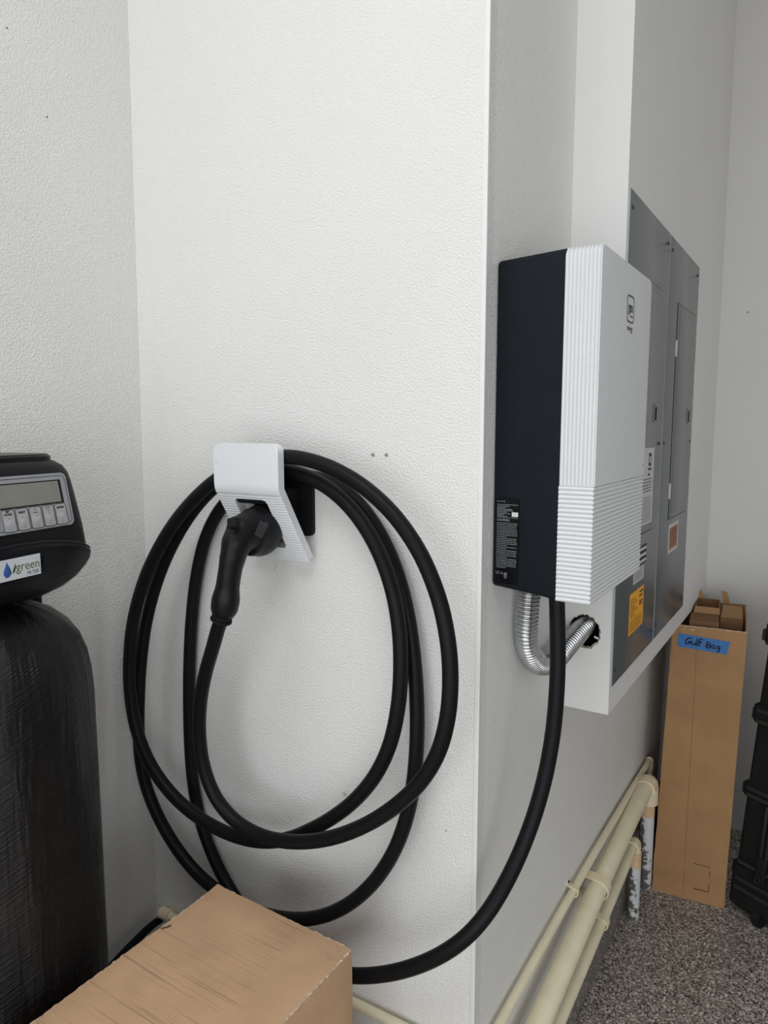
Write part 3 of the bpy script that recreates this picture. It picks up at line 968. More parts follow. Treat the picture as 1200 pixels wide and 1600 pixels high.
dashes('label_print', PD, 0.613, 0.714, [(1.242 - i * 0.0058, 0.95) for i in range(5)], 0.0022, M_GREYT, whl, 0.0004, 8)
yel = psheet('amber_warning_label', 0.5808, 1.0925, 0.7275, 1.1945, M_YEL, p1)
yel['label'] = 'amber warning label with dark print'
dashes('label_heading', PD, 0.680, 0.722, [(1.181, 1), (1.171, .8), (1.156, 0.9), (1.149, .9)], 0.0045, M_PRINTD, yel, 0.0005, 9)
dashes('label_print', PD, 0.588, 0.670, [(1.178 - i * 0.0062, 0.5 + 0.4 * (i % 3) / 2) for i in range(8)], 0.0017, M_PRINTD, yel, 0.0005, 10)
dashes('label_print_small', PD, 0.588, 0.722, [(1.124 - i * 0.0062, 0.9) for i in range(5)], 0.0017, M_PRINTD, yel, 0.0005, 11)
orl = psheet('rust_orange_label', 1.022, 1.227, 1.1705, 1.313, M_LWHITE, p2)
orl['label'] = 'rust-orange notice with a white border'
oi = sheet('label_field', PD, 1.035, 1.236, 1.158, 1.302, 0.0005, M_ORG, orl)
dashes('label_print', PD, 1.040, 1.152, [(1.294 - i * 0.007, 0.92) for i in range(8)], 0.0022, M_PRINTD, orl, 0.0007, 12)

# ================================================================== PIPES ALONG THE WALL
def elbow_pts(c, a, b, r, n=8):
    """quarter bend near corner c, coming from direction a (towards c) leaving along b"""
    a = Vector(a).normalized(); b = Vector(b).normalized(); c = Vector(c)
    s = c - a * r; e = c + b * r
    return [((1 - t) ** 2) * s + 2 * t * (1 - t) * c + t * t * e for t in [i / n for i in range(n + 1)]]


def strap(t, c, axis, r, w, label=None, tab=0.016):
    """two-hole strap hugging a pipe on the x=0 wall (axis roughly along y)"""
    c = Vector(c); axis = Vector(axis).normalized()
    up_ = Vector((0, 0, 1)); up_ = (up_ - axis * up_.dot(axis)).normalized(); out_ = up_.cross(axis)
    if out_.x < 0: out_ = -out_
    gap = c.x
    path = [out_ * -gap + up_ * (r + tab + 0.003), out_ * -gap + up_ * (r + 0.004), out_ * (-gap * 0.35) + up_ * (r + 0.0018)]
    for i in range(13):
        a = math.pi / 2 - math.pi * i / 12
        path.append(up_ * math.sin(a) * (r + 0.0018) + out_ * math.cos(a) * (r + 0.0018))
    path += [out_ * (-gap * 0.35) - up_ * (r + 0.0018), out_ * -gap - up_ * (r + 0.004), out_ * -gap - up_ * (r + tab + 0.003)]
    V = []; F = []
    n = len(path)
    for i, p in enumerate(path):
        a_ = path[max(i - 1, 0)]; b_ = path[min(i + 1, n - 1)]
        tt = (b_ - a_).normalized(); nn = axis.cross(tt).normalized() * 0.0016
        for (s1, s2) in ((-1, -1), (1, -1), (1, 1), (-1, 1)):
            V.append(c + p + out_ * 0.0018 + axis * s1 * w / 2 + nn * s2)
    for i in range(n - 1):
        for k in range(4):
            F.append((i * 4 + k, i * 4 + (k + 1) % 4, (i + 1) * 4 + (k + 1) % 4, (i + 1) * 4 + k))
    F += [(0, 1, 2, 3), ((n - 1) * 4 + 3, (n - 1) * 4 + 2, (n - 1) * 4 + 1, (n - 1) * 4)]
    s = mesh('pipe_strap', V, F, M_FIT, t, True, 50)
    for sg in (1, -1):
        screw('strap_screw', Vector((0.003, c.y, c.z)) + Vector((0, 0, sg * (r + 0.012))), (1, 0, 0), 0.0035, M_BARK, s, 0.004)
    return s


def wall_pipe(name, label, pts_fn, r, y_near, y_far, xx, zfun, peach, straps, riser_r=None, rise_x=None):
    riser_r = riser_r or r
    rx = rise_x if rise_x is not None else xx
    t = thing(name, label, 'pipe', (rx, y_far, 0.0), None)
    a = Vector((xx, y_near, zfun(y_near))); b = Vector((xx, y_far, zfun(y_far)))
    ax = (b - a).normalized()
    L = (b - a).length
    pts = [a + ax * (L - 0.04) * i / 8 for i in range(9)]
    # a slight sag between the straps
    for i, p in enumerate(pts):
        p.z = zfun(p.y)
    tube('pipe_run', pts, r, M_PVC, t, 28)
    fr = r * 1.20
    ep = [b - ax * (fr * 2.1)] + elbow_pts(b, ax, (0, 0, -1), fr * 1.15, 10) + [b + Vector((0, 0, -fr * 2.6))]
    tube('elbow', ep, [fr] * len(ep), M_FIT, t, 28, 60)
    tube('elbow_rim', [ep[0] - ax * 0.0008, ep[0] + ax * 0.004], [fr * 1.05, fr * 1.05], M_FIT, t, 28, 60)
    zt_ = b.z - fr * 2.6
    tube('primer_band', [(rx, y_far, zt_ + 0.01), (rx, y_far, peach)], [riser_r * 1.01] * 2, M_PEACH, t, 24)
    tube('riser', [(rx, y_far, peach + 0.005), (rx, y_far, 0.0)], [riser_r] * 2, M_RISER, t, 24)
    # near end drops to the floor outside the picture
    ep = elbow_pts(a, -ax, (0, 0, -1), fr * 1.15, 8) + [a + Vector((0, 0, -fr * 2.4))]
    tube('elbow', ep, [fr] * len(ep), M_FIT, t, 24, 60)
    tube('riser', [a + Vector((0, 0, -fr * 2.2)), Vector((a.x, a.y, 0))], [r] * 2, M_RISER, t, 20)
    for (sy, w) in straps:
        strap(t, (xx, sy, zfun(sy) - 0.002), ax, r, w)
    return t


def interp(P3):
    def f(y):
        (a, za), (m, zm_), (c, zc) = P3
        if y <= a: return za + (y - a) * 0.10
        # quadratic through the three measured points
        return za * (y - m) * (y - c) / ((a - m) * (a - c)) + zm_ * (y - a) * (y - c) / ((m - a) * (m - c)) + zc * (y - a) * (y - m) / ((c - a) * (c - m))
    return f
wall_pipe('drain_pipe', 'thickest ivory plastic pipe sloping along the wall, middle of the three', None, 0.0258, 0.02, 1.3104, 0.0475,
          interp(((0.238, 0.295), (0.65, 0.3495), (1.246, 0.3872))), 0.262, ((0.695, 0.030),), 0.0225, 0.0470)
wall_pipe('drain_pipe', 'ivory plastic pipe lowest and nearest the floor, tucked under the thick pipe', None, 0.0148, 0.13, 1.1226, 0.0495,
          interp(((0.37, 0.195), (0.767, 0.2293), (1.158, 0.2688))), 0.180, ((0.735, 0.022),), 0.0200, 0.0500)
# thin supply line high on the wall, turning the outer corner on to the front wall
ty = thing('supply_pipe', 'thin ivory pipe above the thick ones, turning the corner behind the near box', 'pipe', (0.0165, 0.4, 0.42))
zt2 = lambda y: 0.4265
run = [Vector((0.0165, 0.012 + (1.458 - 0.012) * i / 10, 0.3915 + 0.014 * math.sin(math.pi * i / 10))) for i in range(11)]
tube('pipe_run', run, 0.0098, M_PVC, ty, 20)
ep = elbow_pts((0.0165, 1.470, 0.3925), (0, 1, 0), (0, 0, -1), 0.016, 8) + [Vector((0.0165, 1.470, 0.355))]
tube('elbow', ep, 0.0125, M_FIT, ty, 20, 60)
tube('riser', [(0.0165, 1.470, 0.37), (0.0165, 1.470, 0.18)], 0.0098, M_PVC, ty, 16)
ep = elbow_pts((0.0165, -0.0165, 0.3915), (1, 0, 0), (0, 1, 0), 0.016, 8)
tube('elbow', [Vector((-0.012, -0.0165, 0.3915))] + ep + [Vector((0.0165, 0.014, 0.3915))], 0.0140, M_FIT, ty, 20, 60)
za = lambda x: 0.4145 + (x + 0.16) * 0.055
tube('pipe_run', [(-0.010, -0.0165, 0.3915), (-0.16, -0.0165, 0.390), (-0.25, -0.0165, 0.3875), (-0.5, -0.0165, 0.375), (-0.80, -0.0165, 0.362), (-0.842, -0.0165, 0.360)], 0.0098, M_PVC, ty, 20)
tube('end_cap', [(-0.835, -0.0165, 0.3605), (-0.868, -0.0165, 0.359)], 0.0150, M_FIT, ty, 20, 60)
strap(ty, (0.0165, 0.565, 0.4045), (0, 1, 0), 0.0098, 0.014, tab=0.012)

# black hoses low on the left wall
for k, (dz, dx) in enumerate(((0.0, 0.0), (-0.022, 0.012))):
    hpnt = [(-0.872 + dx, -0.018, 0.338 + dz), (-0.871 + dx, -0.05, 0.339 + dz), (-0.868 + dx, -0.095, 0.333 + dz), (-0.868 + dx, -0.17, 0.312 + dz), (-0.868 + dx, -0.32, 0.25 + dz), (-0.866 + dx, -0.60, 0.10 + dz), (-0.866 + dx, -0.74, 0.035 + dz * .5)]
    o = tube('drain_hose', catmull(hpnt, 5), 0.0095, M_CABLE, None, 14)
    o['label'] = ('upper black hose against the left wall, behind the near box', 'lower black hose against the left wall, beneath the other hose')[k]
    o['category'] = 'hose'
    o['group'] = 'black hoses low on the left wall'

# ================================================================== NEAR CARDBOARD BOX
nx0, nx1, ny0, ny1, nz = -0.4775, -0.1475, -0.80, -0.192, 0.680
cb_ = thing('cardboard_box', 'large sealed brown cardboard box in front of the coiled cable, scuffed top', 'box', ((nx0 + nx1) / 2, -0.5, 0))
bm = bmesh.new()
bmesh.ops.create_grid(bm, x_segments=20, y_segments=30, size=0.5)
bmesh.ops.delete(bm, geom=bm.verts[:], context='VERTS')
bm.free()
bm = box_bm((nx0, ny0, 0), (nx1, ny1, nz))
bmesh.ops.subdivide_edges(bm, edges=bm.edges[:], cuts=10, use_grid_fill=True)
from mathutils import noise as mnoise
for vv in bm.verts:
    d = mnoise.noise(vv.co * 9.0) * 0.003
    k = 1.0
    if abs(vv.co.z - nz) < 1e-4:
        vv.co.z += d - 0.0015
    else:
        vv.co.x += d * 0.5
    if vv.co.z > nz - 0.01 and vv.co.y > ny1 - 0.001 and vv.co.x < nx0 + 0.001:
        vv.co.z += 0.004
bmesh.ops.bevel(bm, geom=[e for e in bm.edges if len(e.link_faces) == 2 and e.calc_face_angle(0) > 1.0], offset=0.003, segments=2, profile=0.5, affect='EDGES')
link('carton', from_bm(bm), M_CARD, cb_, True, 50)
def worn(name, a, b, r0, seed, n=60):
    rr = random.Random(seed)
    a = Vector(a); b = Vector(b)
    pts = []; rad = []
    for i in range(n + 1):
        p = a.lerp(b, i / n) + Vector((rr.uniform(-1, 1), rr.uniform(-1, 1), rr.uniform(-1, 0.3))) * 0.0009
        pts.append(p); rad.append(r0 * rr.uniform(0.35, 1.25))
    return tube(name, pts, rad, M_WORN, cb_, 6)
worn('worn_edge', (nx1 - 0.0015, ny0, nz - 0.003), (nx1 - 0.0015, ny1 - 0.004, nz - 0.003), 0.0026, 1, 260)
worn('worn_edge', (nx0 + 0.0015, ny0, nz - 0.003), (nx0 + 0.0015, ny1 - 0.004, nz - 0.0015), 0.0014, 2, 110)
worn('worn_edge', (nx0 + 0.004, ny1 - 0.0015, nz - 0.002), (nx1 - 0.004, ny1 - 0.0015, nz - 0.003), 0.0016, 3)
# lifted paper fibres at the battered corners
rr = random.Random(11)
VF = []; FF = []
for (cx_, cy_, cz_) in ((nx1 - 0.012, ny1 - 0.018, nz), (nx0 + 0.03, ny1 - 0.022, nz + 0.0005)):
    for i in range(18):
        p = Vector((cx_ + rr.uniform(-0.022, 0.010), cy_ + rr.uniform(-0.03, 0.014), cz_ - 0.0005))
        a = rr.uniform(0, math.pi); l = rr.uniform(0.003, 0.016)
        d_ = Vector((math.cos(a), math.sin(a), rr.uniform(0, 0.12))) * l
        s_ = Vector((-math.sin(a), math.cos(a), 0)) * 0.0005
        k = len(VF)
        VF += [p - s_, p + s_, p + d_ + s_ * 0.3, p + d_ - s_ * 0.3]; FF.append((k, k + 1, k + 2, k + 3))
fb = mesh('torn_fibres', VF, FF, M_WORN, cb_); fb['kind'] = 'stuff'
cbk = Vector((-0.4655, -0.330, nz - 0.0002))
strokes('torn_nick', frame(cbk, (1, 0, 0), (0, 1, 0)), [[(-0.006, -0.010), (0, -0.002), (0.002, 0.006)]], 0.003, M_CUT, cb_, 0.0006)

# ================================================================== TALL CARDBOARD BOX IN THE CORNER
gt = thing('tall_cardboard_box', 'tall open brown cardboard box in the corner, with blue tape near its top', 'box', (0.073, 1.30, 0))
ga = Vector((0.9945, 0.105, 0)); gb = Vector((-0.105, 0.9945, 0)); gh = Vector((0.0125, 0.088, 0.927)); ghn = gh.length; gh.normalize()
GO = Vector((0.0732, 1.300, 0.0)); GW, GD, GHh = 0.2265, 0.41, 0.931
def g(s, t, h): return GO + ga * s + gb * t + gh * h
def gbox(name, s0, t0, h0, s1, t1, h1, mat, parent, skew=0.0):
    V = [g(s, t, h) for s in (s0, s1) for t in (t0, t1) for h in (h0, h1)]
    F = [(0, 1, 3, 2), (4, 6, 7, 5), (0, 4, 5, 1), (2, 3, 7, 6), (0, 2, 6, 4), (1, 5, 7, 3)]
    return mesh(name, V, F, mat, parent)
T_ = 0.005
zb0 = 0.0
def wavy(name, s0, t0, s1, t1, parent):
    """side wall with slightly crumpled edge, as a closed slab"""
    n = 24; V = []; F = []
    dirv = Vector((s1 - s0, t1 - t0, 0)); dn = Vector((-dirv.y, dirv.x, 0)).normalized() * T_
    for i in range(n + 1):
        h = GHh * i / n
        w = 0.0035 * mnoise.noise(Vector((i * 0.55, s0 * 9, t0 * 7))) * (1 if 0 < i < n else 0)
        for (q, off) in ((0, 0), (1, 0), (1, 1), (0, 1)):
            s = s0 + (s1 - s0) * q + dn.x * off + w * 0.6
            t = t0 + (t1 - t0) * q + dn.y * off + w
            V.append(g(s, t, h))
    for i in range(n):
        for k in range(4):
            F.append((i * 4 + k, i * 4 + (k + 1) % 4, (i + 1) * 4 + (k + 1) % 4, (i + 1) * 4 + k))
    F += [(0, 1, 2, 3), (n * 4, n * 4 + 1, n * 4 + 2, n * 4 + 3)]
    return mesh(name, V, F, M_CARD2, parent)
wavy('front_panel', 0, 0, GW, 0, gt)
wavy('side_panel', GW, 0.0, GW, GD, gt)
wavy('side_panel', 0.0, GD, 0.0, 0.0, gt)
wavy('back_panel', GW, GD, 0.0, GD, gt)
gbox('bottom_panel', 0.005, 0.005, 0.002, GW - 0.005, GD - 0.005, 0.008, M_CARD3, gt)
gn = ga.cross(gh).normalized()          # outward normal of the front (towards the camera)
if gn.y > 0: gn = -gn
GM = frame(GO + gn * 0.0012, ga, gh)
tape = mesh('blue_tape', [GM @ Vector(p) for p in ((0.0410, 0.903, 0), (0.0395, 0.8580, 0), (0.1915, 0.8500, 0), (0.2010, 0.8930, 0))] +
            [GM @ Vector((p[0], p[1], 0.0006)) for p in ((0.0410, 0.903, 0), (0.0395, 0.8580, 0), (0.1915, 0.8500, 0), (0.2010, 0.8930, 0))],
            [(0, 1, 2, 3), (4, 5, 6, 7), (0, 1, 5, 4), (1, 2, 6, 5), (2, 3, 7, 6), (3, 0, 4, 7)], M_TAPE, gt)
tape['label'] = 'blue tape with black handwriting'
TM = GM @ Matrix.Translation((0.062, 0.870, 0.0007)) @ Matrix.Rotation(math.radians(-4), 4, 'Z')
def sc(l, x, y, s=1.0): return [(x + a * s, y + b * s) for a, b in l]
u = 0.022
G_ = [(0.9, 0.95), (0.65, 1.05), (0.3, 0.8), (0.05, 0.35), (0.15, 0.0), (0.5, 0.1), (0.7, 0.45), (0.4, 0.42), (0.85, 0.48), (0.75, 0.1)]
u_ = [(0.0, 0.55), (0.0, 0.15), (0.25, 0.0), (0.5, 0.2), (0.5, 0.55), (0.5, 0.2), (0.62, 0.0)]
l_ = [(0.0, 1.1), (0.0, 0.0)]
f_ = [(0.45, 1.0), (0.15, 1.1), (0.05, 0.8), (0.05, -0.1)]; f2 = [(-0.1, 0.55), (0.4, 0.62)]
B_ = [(0.0, 0.0), (0.05, 0.9), (0.45, 0.85), (0.4, 0.5), (0.05, 0.45), (0.5, 0.4), (0.5, 0.05), (0.0, 0.0)]
a_l = [(0.5, 0.5), (0.15, 0.55), (0.0, 0.2), (0.25, 0.05), (0.5, 0.45), (0.5, 0.05), (0.65, 0.02)]
g_l = [(0.5, 0.5), (0.1, 0.5), (0.05, 0.2), (0.4, 0.15), (0.5, 0.5), (0.5, -0.25), (0.15, -0.35)]
lines = [sc(G_, 0, 0, u), sc(u_, 0.021, 0.001, u), sc(l_, 0.0375, 0, u), sc(f_, 0.043, 0.001, u), sc(f2, 0.043, 0.001, u),
         sc(B_, 0.067, 0.0, u), sc(a_l, 0.080, 0.0, u), sc(g_l, 0.096, 0.0, u)]
strokes('handwriting', TM, lines, 0.0042, M_INK, tape)
bm_ = GM @ Matrix.Translation((0, 0, 0.0))
strokes('handling_mark', bm_, [[(0.128, 0.128), (0.178, 0.128), (0.178, 0.098)]], 0.0024, M_CUT, gt)
strokes('handling_mark', bm_, [[(0.178, 0.070), (0.178, 0.043), (0.132, 0.043)]], 0.0024, M_CUT, gt)
strokes('centre_crease', bm_, [[(0.100, 0.02), (0.100, 0.92)]], 0.0008, M_CARD3, gt, 0.0002)
# torn staple marks below the rim
for (s_, h_) in ((0.055, 0.918), (0.078, 0.917), (0.084, 0.918)):
    strokes('torn_patch', GM, [[(s_, h_), (s_ + 0.006, h_ + 0.002)]], 0.004, M_WORN, gt, 0.0006)
rimv = []
tube('worn_rim', [g(GW * i / 30, -0.0005, GHh + random.uniform(-0.0008, 0.001)) for i in range(31)], 0.0017, M_WORN, gt, 6)
tube('worn_rim', [g(GW + 0.001 + random.uniform(-0.0006, 0.0006), GD * i / 30, GHh + random.uniform(-0.001, 0.001)) for i in range(31)], 0.0018, M_WORN, gt, 6)

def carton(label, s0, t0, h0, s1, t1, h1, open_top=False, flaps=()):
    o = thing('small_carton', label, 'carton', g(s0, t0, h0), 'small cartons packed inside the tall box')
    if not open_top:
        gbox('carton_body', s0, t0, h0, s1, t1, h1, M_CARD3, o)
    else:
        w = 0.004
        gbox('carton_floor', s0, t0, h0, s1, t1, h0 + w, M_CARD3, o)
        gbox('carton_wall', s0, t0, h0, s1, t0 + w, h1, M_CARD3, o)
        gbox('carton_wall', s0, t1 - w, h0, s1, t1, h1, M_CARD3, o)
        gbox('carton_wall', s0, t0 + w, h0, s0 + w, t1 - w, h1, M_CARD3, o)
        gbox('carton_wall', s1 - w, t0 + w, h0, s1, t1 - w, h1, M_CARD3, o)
    for fl in flaps:
        P4 = [g(*q) for q in fl]
        nn = (P4[1] - P4[0]).cross(P4[2] - P4[0]).normalized() * 0.003
        mesh('flap', P4 + [p + nn for p in P4], [(0, 1, 2, 3), (7, 6, 5, 4), (0, 4, 5, 1), (1, 5, 6, 2), (2, 6, 7, 3), (3, 7, 4, 0)], M_CARD2, o)
    return o
carton('small brown carton at the front left inside the tall box', 0.050, 0.030, 0.50, 0.138, 0.140, 0.945, False,
       [[(0.138, 0.03, 0.945), (0.138, 0.14, 0.945), (0.141, 0.14, 0.925), (0.141, 0.03, 0.925)]])
carton('small brown carton at the right inside the tall box, its back flap curled up', 0.144, 0.110, 0.50, 0.2145, 0.330, 0.945, False,
       [[(0.150, 0.328, 0.945), (0.172, 0.328, 0.945), (0.160, 0.345, 0.985), (0.138, 0.345, 0.990)], [(0.146, 0.12, 0.945), (0.212, 0.12, 0.945), (0.210, 0.25, 0.956), (0.150, 0.25, 0.957)]])
carton('small open brown carton raised at the back left of the tall box', 0.060, 0.160, 0.50, 0.138, 0.300, 0.965, True,
       [[(0.060, 0.160, 0.965), (0.138, 0.160, 0.965), (0.142, 0.145, 0.945), (0.056, 0.145, 0.945)], [(0.060, 0.300, 0.965), (0.085, 0.300, 0.965), (0.072, 0.31, 0.995), (0.060, 0.31, 0.985)]])

# ================================================================== BLACK HARD CASE
hcse = thing('hard_case', 'black ribbed wheeled hard case standing right of the tall cardboard box', 'case', (0.36, 1.30, 0))
ca = Vector((0.893, -0.45, 0)); cbv = Vector((0.45, 0.893, 0)); chv = Vector((0.052, 0.103, 1.0)).normalized()
CO = Vector((0.3035, 1.3180, 0.0))
CW, CDp, CHt = 0.62, 0.15, 1.02  # width out of view stretched so the case shades the far wall
def c_(s, t, h): return CO + ca * s + cbv * t + chv * h
CMt = Matrix((ca, cbv, chv)).transposed().to_4x4(); CMt.translation = CO
def cbox(name, lo, hi, mat, parent, bev=0.004):
    return link(name, from_bm(box_bm(lo, hi, bev, 3, CMt)), mat, parent, True, 40)
# shell as a profiled column: waist steps between panels
V = []; F = []
lv = [(0.030, 0.010), (0.045, 0.0), (0.170, 0.0), (0.176, 0.008), (0.395, 0.010), (0.402, 0.002), (0.440, 0.0), (0.448, 0.010), (0.640, 0.012), (0.648, 0.002), (0.70, 0.0), (0.708, 0.011), (0.900, 0.014), (0.908, 0.004), (0.965, 0.004), (1.0, 0.014), (CHt, 0.03)]
for h, ins in lv:
    base = rrect(CW - 2 * ins, CDp - 2 * ins, 0.018, 4)
    for (x, y) in base:
        V.append(c_(x + CW / 2, y + CDp / 2, h))
m = len(base)
for i in range(len(lv) - 1):
    for k in range(m):
        F.append((i * m + k, i * m + (k + 1) % m, (i + 1) * m + (k + 1) % m, (i + 1) * m + k))
F += [tuple(range(m)), tuple((len(lv) - 1) * m + k for k in range(m))]
mesh('shell', V, F, M_CASE, hcse, True, 30)
for hz in (0.100, 0.130, 0.185, 0.410, 0.432, 0.655, 0.690, 0.912, 0.955):
    cbox('ridge', (0.020, -0.006, hz - 0.006), (0.59, 0.006, hz + 0.006), M_CASERIB, hcse, 0.002)
for hz in (0.150, 0.42, 0.67, 0.93):
    cbox('corner_rib', (-0.005, 0.012, hz - 0.018), (0.006, 0.12, hz + 0.018), M_CASERIB, hcse, 0.003)
cbox('latch', (0.085, -0.014, 0.15), (0.118, 0.004, 0.235), M_CASE, hcse, 0.004)
cbox('latch', (0.085, -0.014, 0.62), (0.118, 0.004, 0.71), M_CASE, hcse, 0.004)
cbox('handle_rail', (0.090, -0.010, 0.235), (0.100, -0.002, 0.40), M_CASERIB, hcse, 0.002)
cbox('handle_rail', (0.108, -0.010, 0.235), (0.118, -0.002, 0.40), M_CASERIB, hcse, 0.002)
tube('latch_ring', [c_(0.098 + 0.008 * math.cos(a), -0.018, 0.165 + 0.010 * math.sin(a)) for a in [i * math.pi / 6 for i in range(13)]], 0.0018, M_CASERIB, hcse, 8)
for s_ in (0.100, 0.520):
    w = cyl('wheel', c_(s_ - 0.010, 0.020, 0.0285), c_(s_ + 0.012, 0.020, 0.0285), 0.028, M_CASE, hcse, 24)
    cyl('wheel_hub', c_(s_ - 0.0115, 0.020, 0.0285), c_(s_ + 0.0135, 0.020, 0.0285), 0.009, M_CASERIB, w, 16)
cbox('skid_foot', (0.02, 0.10, 0.001), (0.59, 0.14, 0.034), M_CASE, hcse)
tube('carry_handle', catmull([c_(0.030, 0.06, 0.975), c_(0.012, 0.06, 0.990), c_(0.010, 0.06, 1.035), c_(0.022, 0.06, 1.055), c_(0.05, 0.06, 1.058), c_(0.12, 0.06, 1.058), c_(0.135, 0.06, 1.02)], 5), 0.006, M_CASE, hcse, 10)

# ================================================================== WATER FILTER (TANK AND CONTROL VALVE)
cx, cy = -0.681, -0.496
th_ = math.radians(12.2)
du = Vector((-math.sin(th_), math.cos(th_), 0)); dn_ = Vector((math.cos(th_), math.sin(th_), 0))
def LH(u_, o_, z_): return Vector((cx, cy, 0)) + du * u_ + dn_ * o_ + Vector((0, 0, z_))
wf = thing('water_filter', 'tall black water filter tank with a black keypad control head, at the left edge', 'water filter', (cx, cy, 0))
TR = 0.155
pf = [(0.0, 1.298), (0.02, 1.2978), (0.045, 1.294), (0.07, 1.286), (0.095, 1.273), (0.118, 1.253), (0.136, 1.226), (0.147, 1.195), (0.1525, 1.160), (0.155, 1.120), (0.156, 0.9), (0.156, 0.6), (0.156, 0.3), (0.1575, 0.12), (0.1575, 0.0)]
V = []; F = []; SG = 72
for i, (r, z) in enumerate(pf):
    for k in range(SG):
        a = 2 * math.pi * k / SG
        V.append((cx + max(r, 0.001) * math.cos(a), cy + max(r, 0.001) * math.sin(a), z))
for i in range(len(pf) - 1):
    for k in range(SG):
        F.append((i * SG + k, i * SG + (k + 1) % SG, (i + 1) * SG + (k + 1) % SG, (i + 1) * SG + k))
F += [tuple(range(SG)), tuple((len(pf) - 1) * SG + k for k in range(SG))]
mesh('tank', V, F, M_TANK, wf, True, 60)
cyl('tank_neck', (cx, cy, 1.290), (cx, cy, 1.325), 0.036, M_HEAD, wf, 32)


def sel(hw, f, b_, z, e=3.2, n=48, uc=0.0):
    """super-ellipse ring, half width hw, front reach f, back reach b_"""
    R_ = []
    for k in range(n):
        a = 2 * math.pi * k / n
        c, s = math.cos(a), math.sin(a)
        uu = hw * (abs(c) ** (2 / e)) * (1 if c >= 0 else -1)
        oo = (f if s >= 0 else b_) * (abs(s) ** (2 / e)) * (1 if s >= 0 else -1)
        R_.append(LH(uu + uc, oo, z))
    return R_


def loft(name, levels, mat, parent, sharp=35):
    V = []; F = []
    n = len(levels[0])
    for r_ in levels: V += r_
    for i in range(len(levels) - 1):
        for k in range(n):
            F.append((i * n + k, i * n + (k + 1) % n, (i + 1) * n + (k + 1) % n, (i + 1) * n + k))
    F += [tuple(range(n)), tuple((len(levels) - 1) * n + k for k in range(n))]
    return mesh(name, V, F, mat, parent, True, sharp)


fo = lambda z: 0.123 - (z - 1.40) * math.tan(math.radians(11))
hu = [(1.345, 0.130, 3.4), (1.37, 0.136, 3.4), (1.385, 0.1365, 3.6), (1.42, 0.1335, 3.8), (1.46, 0.1265, 4.0), (1.50, 0.119, 4.2), (1.515, 0.1155, 4.2), (1.527, 0.110, 4.0), (1.535, 0.101, 3.6), (1.538, 0.088, 3.2)]
lv = []
for i, (z, hw, e) in enumerate(hu):
    sh = (0.012, 0.004, 0, 0, 0, 0, 0.001, 0.005, 0.013, 0.028)[i]
    lv.append(sel(hw, fo(z) - sh, 0.10 - sh, z, e))
loft('head_cover', lv, M_HEAD, wf, 60)
loft('head_lid', [sel(0.098, 0.075, 0.085, 1.534, 4), sel(0.098, 0.075, 0.085, 1.543, 4), sel(0.093, 0.070, 0.080, 1.5475, 4)], M_HEADG, wf, 30)
lo_ = [(1.303, 0.055, 0.060, 2.4), (1.308, 0.088, 0.085, 2.4), (1.318, 0.115, 0.103, 2.5), (1.332, 0.134, 0.116, 2.7), (1.350, 0.146, 0.124, 3.0), (1.370, 0.1505, 0.1285, 3.2), (1.388, 0.151, 0.130, 3.3), (1.396, 0.148, 0.128, 3.4), (1.400, 0.140, 0.122, 3.5)]
def arch(u_): return 1.366 + 0.046 * (1 - min(1.0, abs((u_ + 0.045) / 0.195)) ** 2.2)
LV = []
for z, hw, f, e in lo_:
    ring_ = sel(hw, f, 0.09, z, e)
    if z > 1.345:
        k_ = min(1.0, (z - 1.345) / 0.055)
        ring_ = [p + Vector((0, 0, k_ * (arch((p - Vector((cx, cy, 0))).dot(du)) - 1.400))) for p in ring_]
    LV.append(ring_)
loft('valve_body', LV, M_HEADG, wf, 60)
# curved ledge over the lower body
lp = []
for i in range(25):
    t = i / 24
    uu = -0.142 + 0.284 * t
    zz = arch(uu) - 0.003
    oo = 0.1255 * (max(0.0, 1 - abs(uu / 0.1465) ** 3.4)) ** (1 / 3.4)
    lp.append(LH(uu, oo, zz))
tube('ledge', lp, 0.0035, M_HEAD, wf, 8)

# silver keypad on the sloping face
KT = math.radians(11)
kup = (Vector((0, 0, 1)) * math.cos(KT) - dn_ * math.sin(KT)).normalized()
KM = frame(LH(-0.0135, fo(1.46) + 0.0005, 1.46), du, kup)
def kz(z): return (z - 1.46) / math.cos(KT)
bz = sheet('keypad_bezel', KM, -0.0945, kz(1.4275), 0.0845, kz(1.5155), 0.0030, M_BEZEL, wf, 0.010)
strokes('bezel_line', KM, [[(x + (-0.0050), y + kz(1.4715)) for x, y in rrect(0.1710, 0.0800, 0.007)] + [(rrect(0.1710, 0.0800, 0.007)[0][0] - 0.0050, rrect(0.1710, 0.0800, 0.007)[0][1] + kz(1.4715))]], 0.0010, M_PRINTD, bz, 0.0032)
sheet('display_frame', KM, -0.086, kz(1.4655), 0.0705, kz(1.5045), 0.0032, M_GAP, bz)
sheet('display', KM, -0.083, kz(1.4678), 0.0650, kz(1.5025), 0.0034, M_LCD, bz)
names = ['REGEN', 'DOWN', 'UP', 'NEXT', 'SET\nCLOCK', 'x']
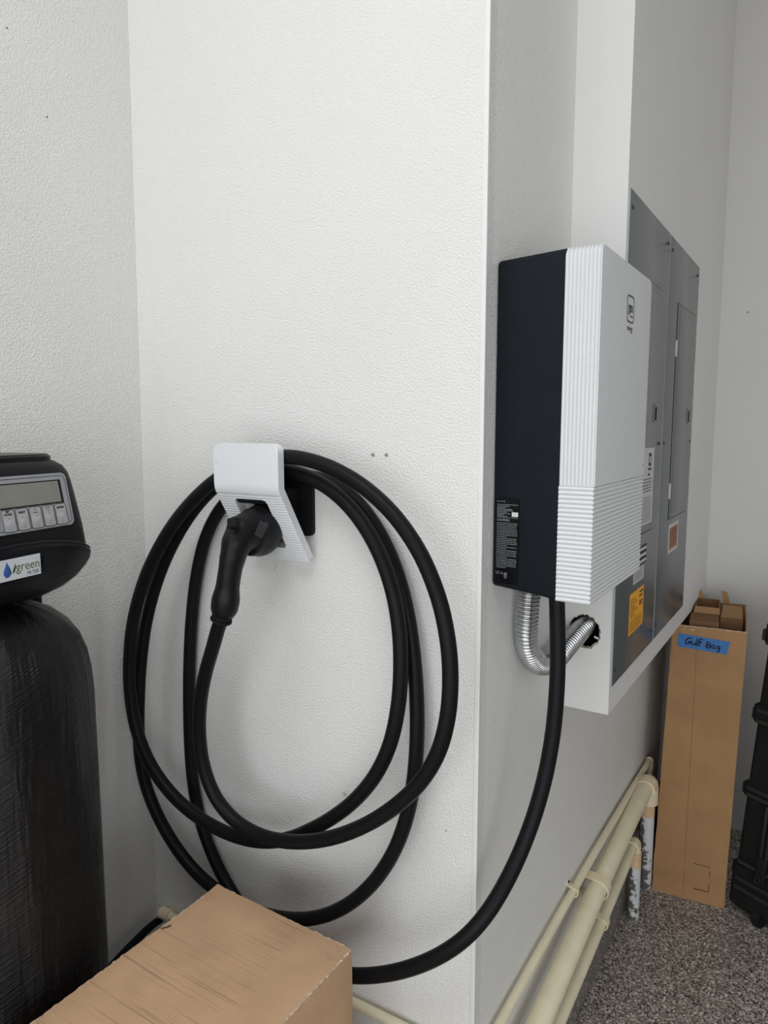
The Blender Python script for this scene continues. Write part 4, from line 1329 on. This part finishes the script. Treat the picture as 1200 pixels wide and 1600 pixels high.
for k in range(5):
    uc = 0.0585 - k * 0.0262
    zc = kz(1.4475)
    fr_ = rrect(0.0235, 0.0345, 0.004)
    M2 = KM @ Matrix.Translation((uc, zc, 0))
    b_ = sheet('key', M2, -0.01175, -0.01725, 0.01175, 0.01725, 0.0040, M_BTN, bz, 0.004)
    strokes('key_outline', M2, [fr_ + [fr_[0]]], 0.0010, M_PRINTD, bz, 0.0043)
    # raised dome on each key
    cc_ = M2 @ Vector((0, -0.0045, 0.0038)); nn_ = (M2.to_3x3() @ Vector((0, 0, 1)))
    tube('key_dome', [cc_, cc_ + nn_ * 0.0012, cc_ + nn_ * 0.0013, cc_ + nn_ * 0.0007, cc_ + nn_ * 0.0016, cc_ + nn_ * 0.0020], [0.0092, 0.0088, 0.0072, 0.0062, 0.0054, 0.0028], M_BTN, bz, 24, 30)
    M3 = M2 @ Matrix.Translation((0, 0.0110, 0.0043))
    if k in (1, 2):
        sg = -1 if k == 1 else 1
        strokes('key_arrow', M3, [[(-0.0042, -0.0032 * sg), (0.0042, -0.0032 * sg), (0, 0.0036 * sg), (-0.0042, -0.0032 * sg), (0.0042, -0.0032 * sg)]], 0.0009, M_PRINTD, bz, 0.0003)
    elif k < 5:
        text('key_lettering', names[k], M3 @ Matrix.Translation((0, 0.0012 if k == 4 else 0, 0)), 0.0050 if k != 4 else 0.0044, M_PRINTD, bz, bold=0.0001)
# sticker
ZK = 1.3755
SK = frame(LH(-0.057, 0.1302, ZK), du, (0, 0, 1))
st = sheet('sticker', SK, -0.062, -0.0165, 0.040, 0.0165, 0.0010, M_STK, wf)
def SKM(x, y, z=0.0011): return SK @ Matrix.Translation((x, y, z))
text('sticker_name', 'green', SKM(0.0155, 0.0015), 0.0200, M_GREEN, st)
text('sticker_word', 'FILTER', SKM(0.0245, -0.0108), 0.0080, M_GREYT, st)
dr = [(0, 0.0130), (0.0030, 0.006), (0.0060, 0.0), (0.0068, -0.005), (0.0045, -0.0098), (0, -0.0115), (-0.0045, -0.0098), (-0.0068, -0.005), (-0.0060, 0.0), (-0.0030, 0.006)]
mesh('water_drop_mark', [SKM(-0.024, 0.0) @ Vector((x, y, 0.0002)) for x, y in dr], [tuple(range(len(dr)))], M_BLUE, st)
for sgn, (bx, by) in ((1, (-0.014, -0.007)), (1, (-0.0165, -0.008))):
    lf = [(0, 0), (0.004, 0.003), (0.0065, 0.010), (0.0055, 0.0155), (0.0030, 0.010), (0.0005, 0.005)]
    q = 1.0 if bx > -0.015 else -0.75
    mesh('leaf_mark', [SKM(bx, by) @ Vector((x * q, y, 0.0003)) for x, y in lf], [tuple(range(len(lf)))], M_LEAF, st)
# moulded label frame to the right of the sticker
box('label_clip', (0.0, -0.0135, -0.001), (0.0015, 0.0135, 0.0025), M_HEADG, wf, 0.0005, 1, SK @ Matrix.Translation((0.048, -0.002, 0)))
# black riser tube behind the tank
tube('bypass_pipe', [LH(0.1876, -0.100, 1.335), LH(0.1876, -0.100, 0.10)], 0.0105, M_HEAD, wf, 16)
tube('bypass_pipe', catmull([LH(0.10, -0.06, 1.345), LH(0.15, -0.085, 1.348), LH(0.182, -0.099, 1.344), LH(0.1876, -0.100, 1.33)], 5), 0.0105, M_HEAD, wf, 16)
